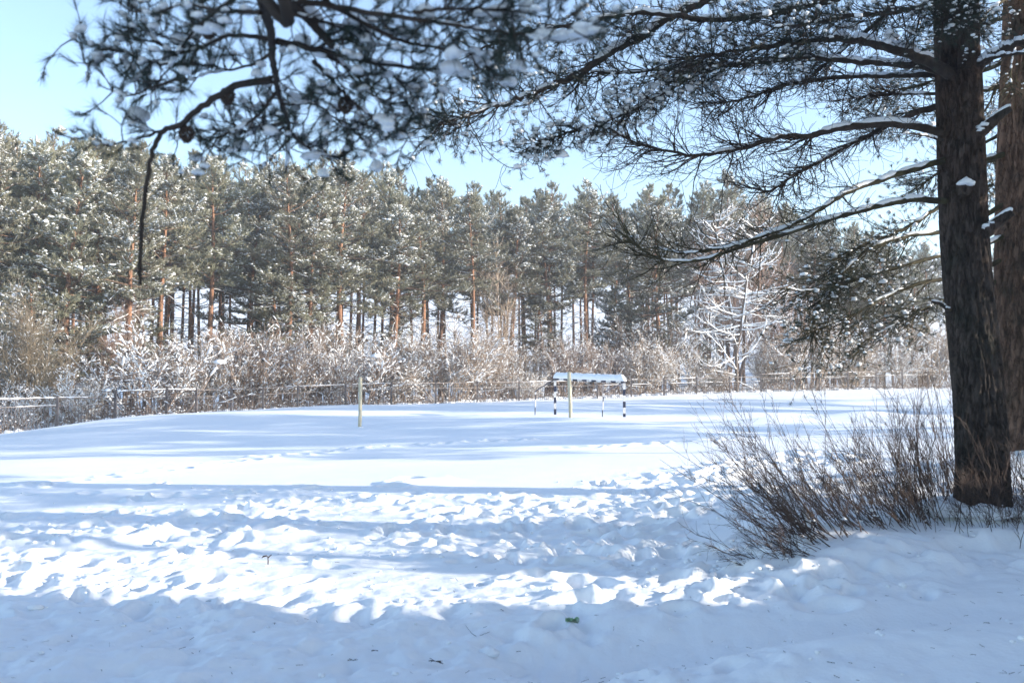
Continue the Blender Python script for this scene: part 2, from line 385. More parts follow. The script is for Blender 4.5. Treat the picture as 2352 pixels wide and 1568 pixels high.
def build_ground():
    r = np.random.default_rng(3)
    X = axis([(-500, -70, 40, 6), (-70, -22, 4, .45), (-22, -7, .4, .035), (-7, 7, .028, .028), (7, 24, .035, .4), (24, 80, .45, 4), (80, 500, 6, 40)])
    Y = axis([(-300, -10, 30, 2), (-10, 4.5, 1.5, .06), (4.5, 8, .03, .026), (8, 16, .026, .045), (16, 40, .05, .16), (40, 95, .18, .6), (95, 160, .8, 5), (160, 900, 8, 60)])
    GX, GY = np.meshgrid(X, Y)
    Z = height(GX, GY)
    # sub region with the footprints
    xi = np.where((X > -13) & (X < 13))[0]; yi = np.where((Y > 4.2) & (Y < 30))[0]
    xs = X[xi]; ys = Y[yi]; gx, gy = np.meshgrid(xs, ys)
    D = np.zeros_like(gx)
    # how trampled: strong band 7.6..12.5, fading towards 17, path to the right rear
    wob = 1.3 * fbm(gx * 0.25, gy * 0.25, 3, 77)
    band = sstep(7.0, 8.0, gy) * (1 - sstep(11.3, 14.0, gy + wob - 0.12 * gx))
    pth = np.exp(-((gy - (13.2 + 0.95 * (gx - 1.6))) / 1.2) ** 2) * sstep(0.2, 1.5, gx) * (1 - sstep(5, 7, gx))
    pth2 = np.exp(-((gy - (9 + 1.15 * (gx - 1.0))) / 0.7) ** 2) * (gx > 0)
    lft = np.exp(-((gy - (13.4 - 0.04 * (gx + 4))) / 0.8) ** 2) * (1 - sstep(-3.2, -0.8, gx))
    tr = np.clip(np.maximum.reduce([band * (1 - 0.75 * sstep(2.2, 3.2, gx)), 0.85 * pth, 0.7 * pth2 * (1 - sstep(14, 17, gy)), 0.55 * lft]), 0, 1)
    tr = tr * (0.22 + 1.5 * np.clip(fbm(gx * 0.5, gy * 0.6, 3, 99) + 0.38, 0, .75))
    def stamp(cx, cy, lx, ly, rot, depth, rim):
        R_ = max(lx, ly) * 2.4
        i0, i1 = np.searchsorted(xs, (cx - R_, cx + R_)); j0, j1 = np.searchsorted(ys, (cy - R_, cy + R_))
        if i1 - i0 < 2 or j1 - j0 < 2: return
        a = gx[j0:j1, i0:i1] - cx; b = gy[j0:j1, i0:i1] - cy
        u = (a * math.cos(rot) + b * math.sin(rot)) / lx; v = (-a * math.sin(rot) + b * math.cos(rot)) / ly
        q = np.sqrt(u * u + v * v)
        D[j0:j1, i0:i1] += -depth * np.exp(-(q ** 3.4)) + rim * np.exp(-((q - 1.5) / 0.5) ** 2)
    n = 0
    while n < 3600:
        cx = r.uniform(-12, 12); cy = r.uniform(6.8, 24)
        w = tr[np.searchsorted(ys, cy), np.searchsorted(xs, cx)]
        n += 1
        if r.uniform() > w * 1.25: continue
        k = r.uniform(0.6, 1.35)
        stamp(cx, cy, 0.145 * k, 0.085 * k, r.uniform(0, math.pi), r.uniform(.05, .14), r.uniform(.012, .045))
    for px, py, d, hh, sx, sy in ((215, 1258, 10.1, .16, .24, .2), (300, 1228, 10.6, .10, .4, .2), (60, 1260, 10.1, .08, .5, .25), (620, 1235, 10.5, .07, .5, .2), (950, 1106, 14.3, .12, .3, .2), (1020, 1104, 14.3, .10, .22, .2), (1330, 1200, 11.2, .06, .4, .25), (760, 1205, 11, .06, .7, .25)):
        c = at(px, py, d); D += hh / .72 * gaussian(gx, gy, c[0], c[1], sx, sy)
    # single trails: (points in the picture, step)
    for line, dep in (([(0, 1120, 14.6), (130, 1112, 15), (300, 1092, 16), (600, 1055, 18.7), (760, 1040, 20.5), (950, 1030, 22), (1250, 1029, 22.5)], .10),
                      ([(1300, 1040, 20.5), (1500, 1030, 21), (1800, 1010, 22)], .07),
                      ([(890, 1115, 14), (940, 1105, 14.3), (1010, 1102, 14.5)], .16),
                      ([(240, 1150, 13), (430, 1140, 13.2), (620, 1120, 13.8)], .08),
                      ([(1180, 1340, 8.2), (1480, 1240, 10.3), (1560, 1180, 11.8), (1640, 1100, 14.3), (1760, 1050, 17)], .12)):
        w = np.array([at(*p) for p in line]); L = smooth_line(w, 160)
        seg = np.r_[0, np.cumsum(np.linalg.norm(np.diff(L[:, :2], axis=0), axis=1))]
        for k, sd in enumerate(np.arange(0, seg[-1], 0.26)):
            cx = np.interp(sd, seg, L[:, 0]); cy = np.interp(sd, seg, L[:, 1])
            stamp(cx + r.normal() * .06, cy + (0.07 if k % 2 else -0.07) + r.normal() * .04, .17, .10, r.uniform(-.4, .4), dep * r.uniform(.7, 1.2), dep * .35)
    D = np.clip(D, -0.20, 0.12) * .72
    # broken clods in the trampled band, fine rough surface on the path
    cl = fbm(gx * 2.9, gy * 3.1, 3, 41) * 0.034 + fbm(gx * 1.3, gy * 1.3, 2, 51) ** 2 * 0.08
    fine = fbm(gx * 6.3, gy * 6.8, 4, 61, .62)
    D += np.clip(tr * 1.3, 0, 1) * (cl * .8 + 0.034 * fine + 0.09 * np.clip(fbm(gx * 4.5, gy * 5, 2, 65), 0, 1) ** 2)
    rough = (1 - sstep(7.2, 8.6, gy)) * (0.30 + 0.7 * (1 - sstep(0.3, 1.8, gx + 0.6 * (gy - 6.5))))
    D += rough * .55 * (0.11 * fbm(gx * 2.6, gy * 2.8, 5, 71, .66) - 0.3 * np.clip(fbm(gx * 4.2, gy * 4.6, 2, 73), 0, 1) ** 2 + 0.035 * fbm(gx * 8, gy * 9, 3, 75))
    # lumpy side of the bank and edge of the ploughed path
    yb = np.interp(gx, BANK[:, 0], BANK[:, 1])
    eb = np.exp(-((gy - yb - 0.05) / 0.45) ** 2) * sstep(0.6, 1.6, gx)
    D += eb * (0.12 * fbm(gx * 2.6, gy * 2.6, 3, 81) ** 2 + 0.05 * fbm(gx * 4.5, gy * 5, 4, 83, .6) + 0.25 * np.clip(fbm(gx * 4, gy * 4.2, 2, 85), 0, 1) ** 2)
    D += (1 - np.clip(eb + rough, 0, 1)) * sstep(1, 2.5, gx) * (gy < 8) * 0.008 * fbm(gx * 3 - gy * 2, gy * 14, 3, 88)
    q1 = np.hypot(gx - TREE1[0], gy - TREE1[1]); D += (0.10 + .12 * fbm(gx * 4, gy * 4, 3, 91)) * np.exp(-((q1 - .3) / .16) ** 2)
    ed = sstep(-13, -11, gx) * (1 - sstep(11, 13, gx)) * sstep(4.2, 4.8, gy) * (1 - sstep(27, 30, gy))
    Z[np.ix_(yi, xi)] += D * ed
    ny, nx = Z.shape
    V = np.stack((GX, GY, Z), -1).reshape(-1, 3)
    i = (np.arange(ny - 1)[:, None] * nx + np.arange(nx - 1)[None]).ravel()
    mb = MB(); mb.add(V, np.stack((i, i + 1, i + nx + 1, i + nx), -1))
    # crumbs and clods thrown up by feet
    n = 9000; cx = r.uniform(-11, 9, n); cy = r.uniform(5.2, 17, n)
    w = tr[np.clip(np.searchsorted(ys, cy), 0, len(ys) - 1), np.clip(np.searchsorted(xs, cx), 0, len(xs) - 1)] + .25 * (cy < 7.6)
    k = r.uniform(size=n) < w * .5; cx, cy = cx[k], cy[k]; n = len(cx)
    cz = Z[np.searchsorted(Y, cy), np.searchsorted(X, cx)]
    sz = np.clip(.014 * r.lognormal(0, .55, n), .006, .055); mb.lumps(np.stack((cx, cy, cz), -1), np.stack((sz * r.uniform(.8, 1.5, n), sz, sz * .8), -1), r, .25)
    o = mb.build('snow_ground', SNOW); tag(o, kind='structure')
build_ground()

# ------------------------------------------------------------------ fence
FX = [(-300, 36.5), (0, 40), (132, 42), (265, 44.5), (383, 47), (684, 54), (899, 58), (1192, 64), (1450, 69), (1748, 74), (2130, 82), (2500, 88)]
def fence_d(px): return float(np.interp(px, [a for a, _ in FX], [b for _, b in FX]))
def fence_pt(px):
    p = at(px, 900, fence_d(px)); return p[0], p[1]
def build_fence():
    r = np.random.default_rng(21)
    top = [(-300, 922), (0, 915), (132, 912), (264, 911), (266, 897), (383, 893), (452, 893.5), (531, 893), (684, 886), (899, 879), (1192, 876), (1450, 871), (1600, 867), (1747, 864), (1749, 858), (2130, 850), (2500, 846)]
    px = [-170, -20, 132, 265, 383, 451, 531, 604, 684, 794, 899, 1001, 1096, 1192, 1275, 1372, 1450, 1525, 1600, 1676, 1748, 1816, 1882, 1948, 2013, 2073, 2132, 2190, 2246, 2300, 2352, 2402]
    f = thing('metal_fence', 'long dark metal bar fence with snow on its top rail in front of the shrubs', 'fence', (*fence_pt(132), 0))
    o = np.array(f.location)
    def tz(p, d): return at(p, np.interp(p, [a for a, _ in top], [b for _, b in top]), d)[2]
    pts = []
    for p in px:
        x, y = fence_pt(p); pts.append(np.array((x, y, 0)))
    for k, p in enumerate(px):
        x, y = pts[k][:2]; d = fence_d(p); z1 = max(tz(p - 1, d), tz(p + 1, d)); z0 = gz(x, y) - 0.3
        mb = MB(); mb.bar((x - o[0], y - o[1], z0), (x - o[0], y - o[1], z1 + 0.02), .105, .105)
        mb.box((x - o[0] - .05, y - o[1] - .05, z1 + .02), (x - o[0] + .05, y - o[1] + .05, z1 + .035))
        mb.build('post', METAL, f, smooth=False)
        if k == len(px) - 1: break
        q = px[k + 1]; dq = fence_d(q)
        a = pts[k]; b = pts[k + 1]; t = nrm(b - a)
        za = tz(p + 1, d) - .03; zb = tz(q - 1, dq) - .03
        A = a + t * .05 - o; B = b - t * .05 - o
        mb = MB()
        mb.bar((A[0], A[1], za), (B[0], B[1], zb), .04, .04)
        mb.bar((A[0], A[1], za - .33), (B[0], B[1], zb - .33), .03, .03)
        n = 17
        for j in range(1, n):
            s = j / n; c = A * (1 - s) + B * s; zt = za * (1 - s) + zb * s
            mb.bar((c[0], c[1], gz(c[0] + o[0], c[1] + o[1]) - .15), (c[0], c[1], zt - (.33 if j % 6 else 0.0)), .018, .018)
        mb.build('bar_panel', METAL, f, smooth=False)
        # snow lying on the rails, with gaps
        mb = MB()
        for zoff, prob, th in ((0.015, 0.85 if p < 400 else .42, .028 if p < 400 else .016), (-.315, .15, .013)):
            s = 0.0
            while s < 1:
                e = min(1, s + r.uniform(.12, .55))
                if r.uniform() < prob:
                    m = 9; u = np.linspace(s, e, m)[:, None]
                    P = A * (1 - u) + B * u; P[:, 2] = (za * (1 - u) + zb * u)[:, 0] + zoff + .012 + r.normal(size=m) * .008
                    rd = th * (1 + .3 * r.normal(size=m)) * np.minimum(1, np.array([.35] + [1] * (m - 2) + [.35])); mb.tubes(P, np.clip(rd, .012, .09), 6, cap=True)
                s = e
        if mb.n: mb.build('snow_cap', SNOWC, f)
build_fence()

# ------------------------------------------------------------------ goal and poles
def build_goal():
    r = np.random.default_rng(5)
    dR, dL = 33.0, 34.9
    br, tr_ = at(1434, 958, dR), at(1434, 880, dR); bl, tl = at(1275, 947, dL), at(1275, 873, dL)
    g = thing('sports_goal', 'blue and white striped goal half buried in snow, thick snow slab on its crossbar', 'goal', br)
    def loc(p): return np.asarray(p) - br
    def bands(mb, p, q, w, step, first, s=4):
        L = np.linalg.norm(q - p); t = (q - p) / L; u = 0; k = first
        while u < L - 1e-4:
            e = min(L, u + step)
            mb.bar(p + t * u, p + t * e, w, w, k % 2); u = e; k += 1
    for b, t in ((br, tr_), (bl, tl)):
        mb = MB(); top = loc(t); bot = loc(b); bot[2] -= .35; top = np.array((bot[0], bot[1], top[2]))
        bands(mb, top, bot, .085, .2, 0); mb.build('goal_post', [GW, GB], g, smooth=False)
    a = loc(tl) + (0, 0, .045); b = loc(tr_) + (0, 0, .045)
    mb = MB(); bands(mb, a, b, .085, .2, 1); mb.build('crossbar', [GW, GB], g, smooth=False)
    for c, m, e in ((loc(tl), at(1231, 897, dL - .35), at(1228.5, 950, dL - .4)), (loc(tr_), at(1387, 901, dR - .35), at(1382.5, 957, dR - .4))):
        mb = MB(); P = smooth_line([c + (0, 0, .03), c * .7 + loc(m) * .3 + (0, 0, .03), loc(m) + (.03, 0, .015), loc(m) - (0, 0, .05), loc(e) * .5 + loc(m) * .5, loc(e) - (0, 0, .3)], 22)
        mb.tubes(P[:12], np.full(12, .018), 7)
        for k in range(11, 21): mb.tubes(P[k:k + 2], np.full(2, .018), 7, mi=(0 if (k // 2) % 2 else 1))
        mb.build('back_support', [GB, GW], g)
    # snow slab: profile swept along the bar, rounded ends
    n = 60; t = np.linspace(0, 1, n); axis_ = (b - a); side = nrm(np.cross(axis_, (0, 0, 1)))
    P = a + t[:, None] * axis_ * 1.03 - axis_ * .015
    ends = np.minimum(1, np.minimum(t, 1 - t) / .035) ** .5
    th = np.linspace(0, 2 * np.pi, 20, endpoint=False); V = []
    for k in range(n):
        h = .19 * ends[k] * (1 + .04 * math.sin(k * .7) + .03 * r.normal()); w = .095 * (.75 + .25 * ends[k]) * (1 + .05 * r.normal())
        cz = np.sin(th); cz = np.where(cz > 0, cz ** .8 * h, np.sign(cz) * np.abs(cz) * (.02 + .012 * r.uniform(size=20)))
        V.append(P[k] + np.array((0, 0, .045)) + np.cos(th)[:, None] * np.sign(1) * side * w + cz[:, None] * np.array((0, 0, 1.)))
    V = np.array(V).reshape(-1, 3); Q = []
    for k in range(n - 1):
        for j in range(20): Q.append((k * 20 + j, k * 20 + (j + 1) % 20, k * 20 + 20 + (j + 1) % 20, k * 20 + 20 + j))
    mb = MB(); mb.add(V, Q); mb.add(V[:20], [list(range(19, -1, -1))]); mb.add(V[-20:], [list(range(20))])
    mb.build('snow_slab', SNOWC, g)
build_goal()
def pole(base, top, rad, label, sd):
    r = np.random.default_rng(sd)
    o = thing('wooden_pole', label, 'pole', base, group='wooden poles standing in the snow field')
    L = np.asarray(top) - base; K = 26
    u = np.linspace(-.3, 1, K)[:, None]; P = u * L; P[:, 0] += .006 * np.sin(u[:, 0] * 5)
    mb = MB(); mb.tubes(P, np.full(K, rad) * (1 + .03 * r.normal(size=K)) * np.where(np.arange(K) == K - 1, .93, 1), 14, cap=True)
    mb.build('post', WOOD, o)
    mb = MB(); mb.lumps(np.array([(0.03, -.02, 0.0), (-.06, -.05, -.01), (.12, -.03, -.015)]), np.array([(.16, .13, .05), (.14, .12, .035), (.16, .12, .03)]), r, .1, sub=2)
    mb.build('snow_drift', SNOWC, o)
pole(at(826, 983, 29), at(828.5, 866, 29), .052, 'bare pale wooden pole standing alone left of the goal', 1)
pole(at(1310.5, 962, 32), at(1307.5, 854, 32), .058, 'bare pale wooden pole standing right in front of the striped goal', 2)

# ------------------------------------------------------------------ forest pines
def tufts(r, mb, snow, C, T, n, L, w, psnow, ssize, upb=.25, spread=.75, hz=(.4, .7)):
    m = len(C)
    B = np.repeat(C, n, 0); D = nrm(np.repeat(T, n, 0) * .8 + spread * rvec(r, m * n) + np.array((0, 0, upb)))
    B = B - np.repeat(T, n, 0) * r.uniform(0, L * .5, (m * n, 1))
    mb.needles(B, D, r.uniform(.7, 1.2, m * n) * L, w, r)
    if psnow is not None:
        k = r.uniform(size=m) < psnow
        c = C[k] + np.array((0, 0, L * .22)); q = len(c)
        s = ssize * r.lognormal(0, .4, q)
        snow.lumps(c, np.stack((s * r.uniform(.8, 1.5, q), s, s * r.uniform(*hz, q)), -1), r, .3)

def pine_proto(seed, H, c0, width, snowy, slim=False, name='pine_tree', dens=1.0):
    r = np.random.default_rng(seed)
    t = thing(name, 'pine', 'pine tree')
    K = 30; u = np.linspace(0, 1, K)
    lean = r.normal(size=2) * .25
    P = np.stack((lean[0] * u ** 2 * H * .06 + .12 * np.sin(u * 7 + seed), lean[1] * u ** 2 * H * .06 + .1 * np.cos(u * 6 + seed), u * H - .3 * (u == 0)), -1)
    P[:, :2] -= P[0, :2]
    r0 = .17 if not slim else .12
    mb = MB(); mb.tubes(P, r0 * (1 - u) ** .75 + .012 + .06 * np.exp(-u * 40), 9); mb.build('trunk', BARKF, t)
    cb = c0 * H
    hs = []
    h = cb
    while h < H * .985:
        n = int(r.integers(4, 7)) if not slim else int(r.integers(3, 6)); a0 = r.uniform(0, 6.28)
        for j in range(n): hs.append((h + r.normal() * .06, a0 + j * 6.283 / n + r.normal() * .25))
        h += r.uniform(.34, .55) * (1.0 if h < H * .8 else .8)
    hs = np.array(hs); nb = len(hs)
    uu = np.clip((hs[:, 0] - cb) / (H - cb), 0, 1)
    L = width * 1.35 * ((1 - uu ** 1.5) ** .9 * (.6 + .4 * np.minimum(1, uu / .18))) * r.uniform(.5, 1.15, nb) * (.82 + .3 * np.sin(uu * 17 + hs[:, 1] + seed)) + .26
    el = R(-6) + R(56) * uu ** 2 + r.normal(size=nb) * R(9)
    S = np.stack([np.interp(hs[:, 0] / H, u, P[:, i]) for i in range(3)], -1)
    D = np.stack((np.cos(hs[:, 1]) * np.cos(el), np.sin(hs[:, 1]) * np.cos(el), np.sin(el)), -1)
    BR = grow(r, S, D, L, 6, .13, (0, 0, .18))
    wood = MB(); wood.tubes(BR, taper(nb, .012 + L * .011, .006, 6), 4)
    ns = int(nb * (13 if not slim else 8) * dens)
    wgt = L / L.sum(); idx = r.choice(nb, ns, p=wgt); tt = r.uniform(.22, 1, ns) ** .8
    p, tg = on(BR, idx, tt)
    lat = nrm(np.cross(tg, (0, 0, 1.))) * r.choice([-1, 1], ns)[:, None]
    sd = nrm(tg * .7 + lat * .75 + .3 * rvec(r, ns) + (0, 0, .18))
    SB = grow(r, p, sd, (.22 + .5 * L[idx] / width * (1 - .35 * tt)) * r.uniform(.6, 1.3, ns), 4, .18, (0, 0, .5))
    wood.tubes(SB, taper(ns, .009, .004, 4), 3)
    # dead lower branches
    nd = 26 if not slim else 30
    hd = r.uniform(.12 * H, cb + .1 * H, nd); ad = r.uniform(0, 6.28, nd)
    Sd = np.stack([np.interp(hd / H, u, P[:, i]) for i in range(3)], -1)
    DB = grow(r, Sd, np.stack((np.cos(ad), np.sin(ad), r.uniform(-.15, .35, nd)), -1), r.uniform(.5, 1.9, nd), 5, .2, (0, 0, -.25))
    wood.tubes(DB, taper(nd, .022, .006, 5), 3)
    dp, dt, di, _ = along(r, DB, nd * 4, .3, 1)
    DS = grow(r, dp, dt * .5 + rvec(r, nd * 4), r.uniform(.2, .6, nd * 4), 4, .25); wood.tubes(DS, taper(nd * 4, .008, .004, 4), 3)
    wood.build('branches', BRANCHF, t)
    need = MB(); snow = MB()
    C = []; T = []
    for q in (.3, .55, .78, 1.0):
        c, d = on(SB, np.arange(ns), np.full(ns, q)); C.append(c); T.append(d)
    c, d = on(BR, np.arange(nb), np.full(nb, 1.0)); C.append(c); T.append(d)
    # upright leader shoots at the top
    lead = P[-1] + rvec(r, 10) * np.array((.2, .2, .1)); lead[:, 2] += r.uniform(-.9, .35, 10); C.append(lead); T.append(np.tile((0, 0, 1.), (10, 1)))
    C = np.concatenate(C); T = np.concatenate(T)
    cl = np.sin(C[:, 0] * 2.3 + seed) + np.sin(C[:, 1] * 2.7 + seed * 2) + np.sin(C[:, 2] * 2.1 + seed)
    un = np.clip((C[:, 2] - cb) / (H - cb), 0, 1)
    ps = np.clip(snowy * (.18 + 1.25 * un) * np.clip(.62 + .95 * cl / 1.5, .08, 2.2), 0, .92)
    tufts(r, need, snow, C, T, 10, .21, .024, ps * 1.5, .047)
    need.build('needles', NEED, t)
    k = r.uniform(size=ns) < .25 * snowy; snow.tubes(SB[k] + (0, 0, .015), np.full((k.sum(), 4), .02), 3)
    k = r.uniform(size=nd) < .7; snow.tubes(DB[k] + (0, 0, .02), np.full((k.sum(), 5), .02), 3)
    snow.build('snow_clumps', SNOWC, t)
    return t

def skyline(px):
    return float(np.interp(px, [-200, 0, 120, 250, 350, 500, 600, 700, 800, 900, 1030, 1150, 1250, 1320, 1400, 1460, 1550, 1640, 1750, 1850, 1950, 2100, 2352, 2600],
                           [300, 305, 325, 345, 350, 372, 385, 378, 378, 408, 412, 448, 455, 440, 448, 462, 440, 438, 448, 490, 535, 560, 590, 600]))
ORD = ['first', 'second', 'third', 'fourth', 'fifth', 'sixth', 'seventh', 'eighth', 'ninth', 'tenth', 'eleventh', 'twelfth', 'thirteenth', 'fourteenth', 'fifteenth', 'sixteenth',
       'seventeenth', 'eighteenth', 'nineteenth', 'twentieth', 'twenty-first', 'twenty-second', 'twenty-third', 'twenty-fourth', 'twenty-fifth', 'twenty-sixth', 'twenty-seventh', 'twenty-eighth', 'twenty-ninth', 'thirtieth',
       'thirty-first', 'thirty-second', 'thirty-third', 'thirty-fourth', 'thirty-fifth', 'thirty-sixth', 'thirty-seventh', 'thirty-eighth', 'thirty-ninth', 'fortieth']
def build_forest():
    r = np.random.default_rng(99)
    PH = 15.0
    full = [dict(seed=s, H=PH, c0=c, width=w, snowy=sn) for s, c, w, sn in ((1, .40, 3.0, .62), (2, .50, 2.6, .4), (3, .16, 3.2, .55), (4, .54, 2.5, .36), (5, .44, 2.8, .56), (6, .56, 2.7, .42))]
    slim = [dict(seed=s, H=PH, c0=c, width=w, snowy=sn, slim=True) for s, c, w, sn in ((11, .50, 1.7, .45), (12, .58, 1.9, .4), (13, .64, 1.6, .42))]
    protos = {}
    used = set()
    def put(kind, cfg, x, y, H, rz, label, group, wide=1.0):
        key = (kind, cfg['seed'])
        if key not in protos: protos[key] = pine_proto(**cfg)
        o = protos[key]; s = H / PH
        loc = (x, y, gz(x, y) - .1); sc = (s * wide, s * wide, s)
        if key in used: dup(o, loc, rz, sc, label, group)
        else:
            used.add(key); o.location = loc; o.rotation_euler = (0, 0, rz); o.scale = sc; o['label'] = label; o['group'] = group
    def H_at(px, py, d, x, y): return at(px, py, d)[2] - gz(x, y)
    rows = []
    px = -190
    while px < 2420:                              # front row
        rows.append((px + r.normal() * 10, 9 + r.uniform(-2, 4), 0)); px += r.uniform(66, 104)
    front = [q for q in rows if not (1600 < q[0] < 1790)]
    n_in = 0
    for k, (p, off, _) in enumerate(front):
        d = fence_d(p) + off; w = at(p, 900, d); x, y = w[0], w[1]
        top = skyline(p) + max(-5, r.normal() * 26 + 22)
        H = H_at(p, top, d, x, y)
        inside = 0 < p < 2200
        if inside: lab = f'{ORD[n_in]} tall snowy pine from the left in the front row behind the shrubs'; n_in += 1
        else: lab = 'tall snowy pine at the forest edge just outside the picture' if p < 0 or p > 2352 else f'tall snowy pine behind the two big trunks at the right edge, {"left" if p < 2290 else "right"} one'
        put('f', full[int(r.integers(len(full)))], x, y, H, r.uniform(0, 6.28), lab, 'front row of snowy pines behind the fence', r.uniform(.9, 1.2))
    for off0, step, lo, hi, up, nm in ((16, 62, -200, 2450, -2, 'second'), (25, 66, -200, 2480, 0, 'third')):
        px = lo
        while px < hi:
            p = px + r.normal() * 12; d = fence_d(p) + off0 + r.uniform(-3, 4); w = at(p, 900, d); x, y = w[0], w[1]
            H = H_at(p, skyline(p) + r.normal() * 16 + up, d, x, y)
            cfg = full[int(r.integers(len(full)))] if r.uniform() < .35 else slim[int(r.integers(3))]
            put('f', cfg, x, y, H, r.uniform(0, 6.28), 'snow-dusted pine in the dense wood behind the front row of pines', 'pines inside the wood', r.uniform(.75, .95))
            px += r.uniform(.75, 1.25) * step
    for off0, step in ((25, 62), (34, 58), (47, 62)):
        px = -150
        while px < 2450:
            p = px + r.normal() * 14; d = fence_d(p) + off0 + r.uniform(-4, 4); w = at(p, 900, d); x, y = w[0], w[1]
            H = H_at(p, skyline(p) + 30 + r.normal() * 16, d, x, y)
            put('s', slim[int(r.integers(3))], x, y, H, r.uniform(0, 6.28), 'slender dark-trunked pine deep inside the wood', 'slender pines deep in the wood', .95)
            px += r.uniform(.7, 1.3) * step
    for k, (p, off, top) in enumerate([(60, 7, 650), (330, 10, 690), (640, 8, 590), (720, 9, 690), (905, 12, 700), (1240, 11, 680), (1420, 10, 660), (1900, 14, 640), (1990, 12, 660)]):
        d = fence_d(p) + off; w = at(p, 900, d); x, y = w[0], w[1]
        put('f', full[(2, 0, 2, 4)[k % 4]], x, y, H_at(p, top, d, x, y), k * 1.9, 'young pine with low snowy boughs standing among the trunks at the forest edge', 'young pines among the trunks', 1.5)
    # unseen pines added right of the picture to throw shade streaks over the field
    for k, (x, y, H) in enumerate([(35, 18.5, 17), (31, 25.5, 16), (44, 33, 18), (37, 37, 17), (46, 41, 18), (40, 46, 18), (50, 48, 17),
                                   (54, 29, 18), (58, 38, 18)]):
        put('f', full[k % len(full)], x, y, H, k * 1.7, 'unseen pine added beyond the right edge to streak the field with shade', 'unseen pines added at the right for field shade')
    for x, y in ((11.5, 8.3), (12.6, 8.8), (12.0, 7.1), (26, 14.6), (27, 18.2), (26, 21.5), (29, 23.5), (25, 26.5), (31, 33.5), (27, 36)):  # slender pines added out of view to shade the big pine and field
        put('s', dict(seed=14, H=PH, c0=.34, width=1.8, snowy=.4, slim=True) if x < 20 else slim[0], x, y, 14 if x < 20 else (18 if x > 35 else 12.5 + (y > 25) * 4), x * 2, 'unseen slender tall pine added beyond the right edge to cast shade', 'slender unseen pines added at the right for shade')
    for k, (x, y, H) in enumerate([(-5.5, -3.5, 16), (3.5, -4.5, 17), (-9.5, 3.5, 16), (0.5, -7.5, 17), (8, -3, 16), (-12, -2, 17), (9.5, 2.5, 15)]):  # pines added around the camera to block sky light on the foreground
        put('f', full[(1, 3, 5)[k % 3]], x, y, H, k * 2.1, 'unseen tall pine added near the viewpoint to darken the foreground', 'unseen pines added around the viewpoint for shade', 1.15)
build_forest()

# unseen spruces added right of and behind the camera to shade the foreground
def build_shade_spruces():
    r = np.random.default_rng(8); H = 14.0
    t = thing('shade_spruce', 'unseen dense spruce added beyond the right edge to shade the foreground', 'spruce tree', group='unseen spruces added for foreground shade')
    mb = MB(); mb.tubes(np.array([(0, 0, -.3), (0, 0, H * .5), (0, 0, H)]), np.array((.2, .12, .02)), 8); mb.build('trunk', BARKF, t)
    nb = 420; h = r.uniform(.4, H - .2, nb); a = r.uniform(0, 6.28, nb); L = 2.3 * (1 - h / H) ** .8 + .2
    B = grow(r, np.stack((0 * h, 0 * h, h), -1), np.stack((np.cos(a), np.sin(a), np.full(nb, .1)), -1), L, 6, .08, (0, 0, -.5))
    w = MB(); w.tubes(B, taper(nb, .025, .006, 6), 3); w.build('branches', BRANCHF, t)
    p, tg, i, tt = along(r, B, 5200, .1, 1)
    sd = grow(r, p, nrm(tg + 0.9 * rvec(r, len(p)) * (1, 1, .4) + (0, 0, -.25)), r.uniform(.3, .7, len(p)), 3, .15, (0, 0, -.2))
    n = MB(); s = MB()
    c, d = sd[:, -1], nrm(sd[:, -1] - sd[:, 0])
    tufts(r, n, s, c, d, 7, .4, .09, np.full(len(c), .06), .1, -.1, .6)
    n.build('needles', NEED, t); s.build('snow_clumps', SNOWC, t)
    pos = [(15.5, 2.3), (15, 1.0), (16, -.2), (15, -1.5), (15.5, -3), (15, -5.5), (16, -8), (18.5, 1.8), (18, 0.2), (19, -1), (18, -3), (19, -5), (18, -7.5), (22, 1.2), (22, -.8), (22, -2), (22, -5.5)]
    for k, (x, y) in enumerate(pos):
        if k == 0: t.location = (x, y, gz(x, y)); continue
        s_ = r.uniform(.85, 1.15); dup(t, (x, y, gz(x, y)), k * 1.3, (1, 1, s_))
    for k, (x, y, q, wd) in enumerate([(9.3, 5.6, .16, 1.5), (9.6, 7.2, .17, 1.5), (9.0, 9.36, .28, .55), (9.6, 9.2, .38, .42)]):  # low spruces added out of view to shade the bank and trunk
        dup(t, (x, y, gz(x, y)), k * 1.3, (q * wd, q * wd, q), 'unseen young low spruce added beyond the right edge to cast shade', 'young unseen spruces added right of the bank for shade')
build_shade_spruces()

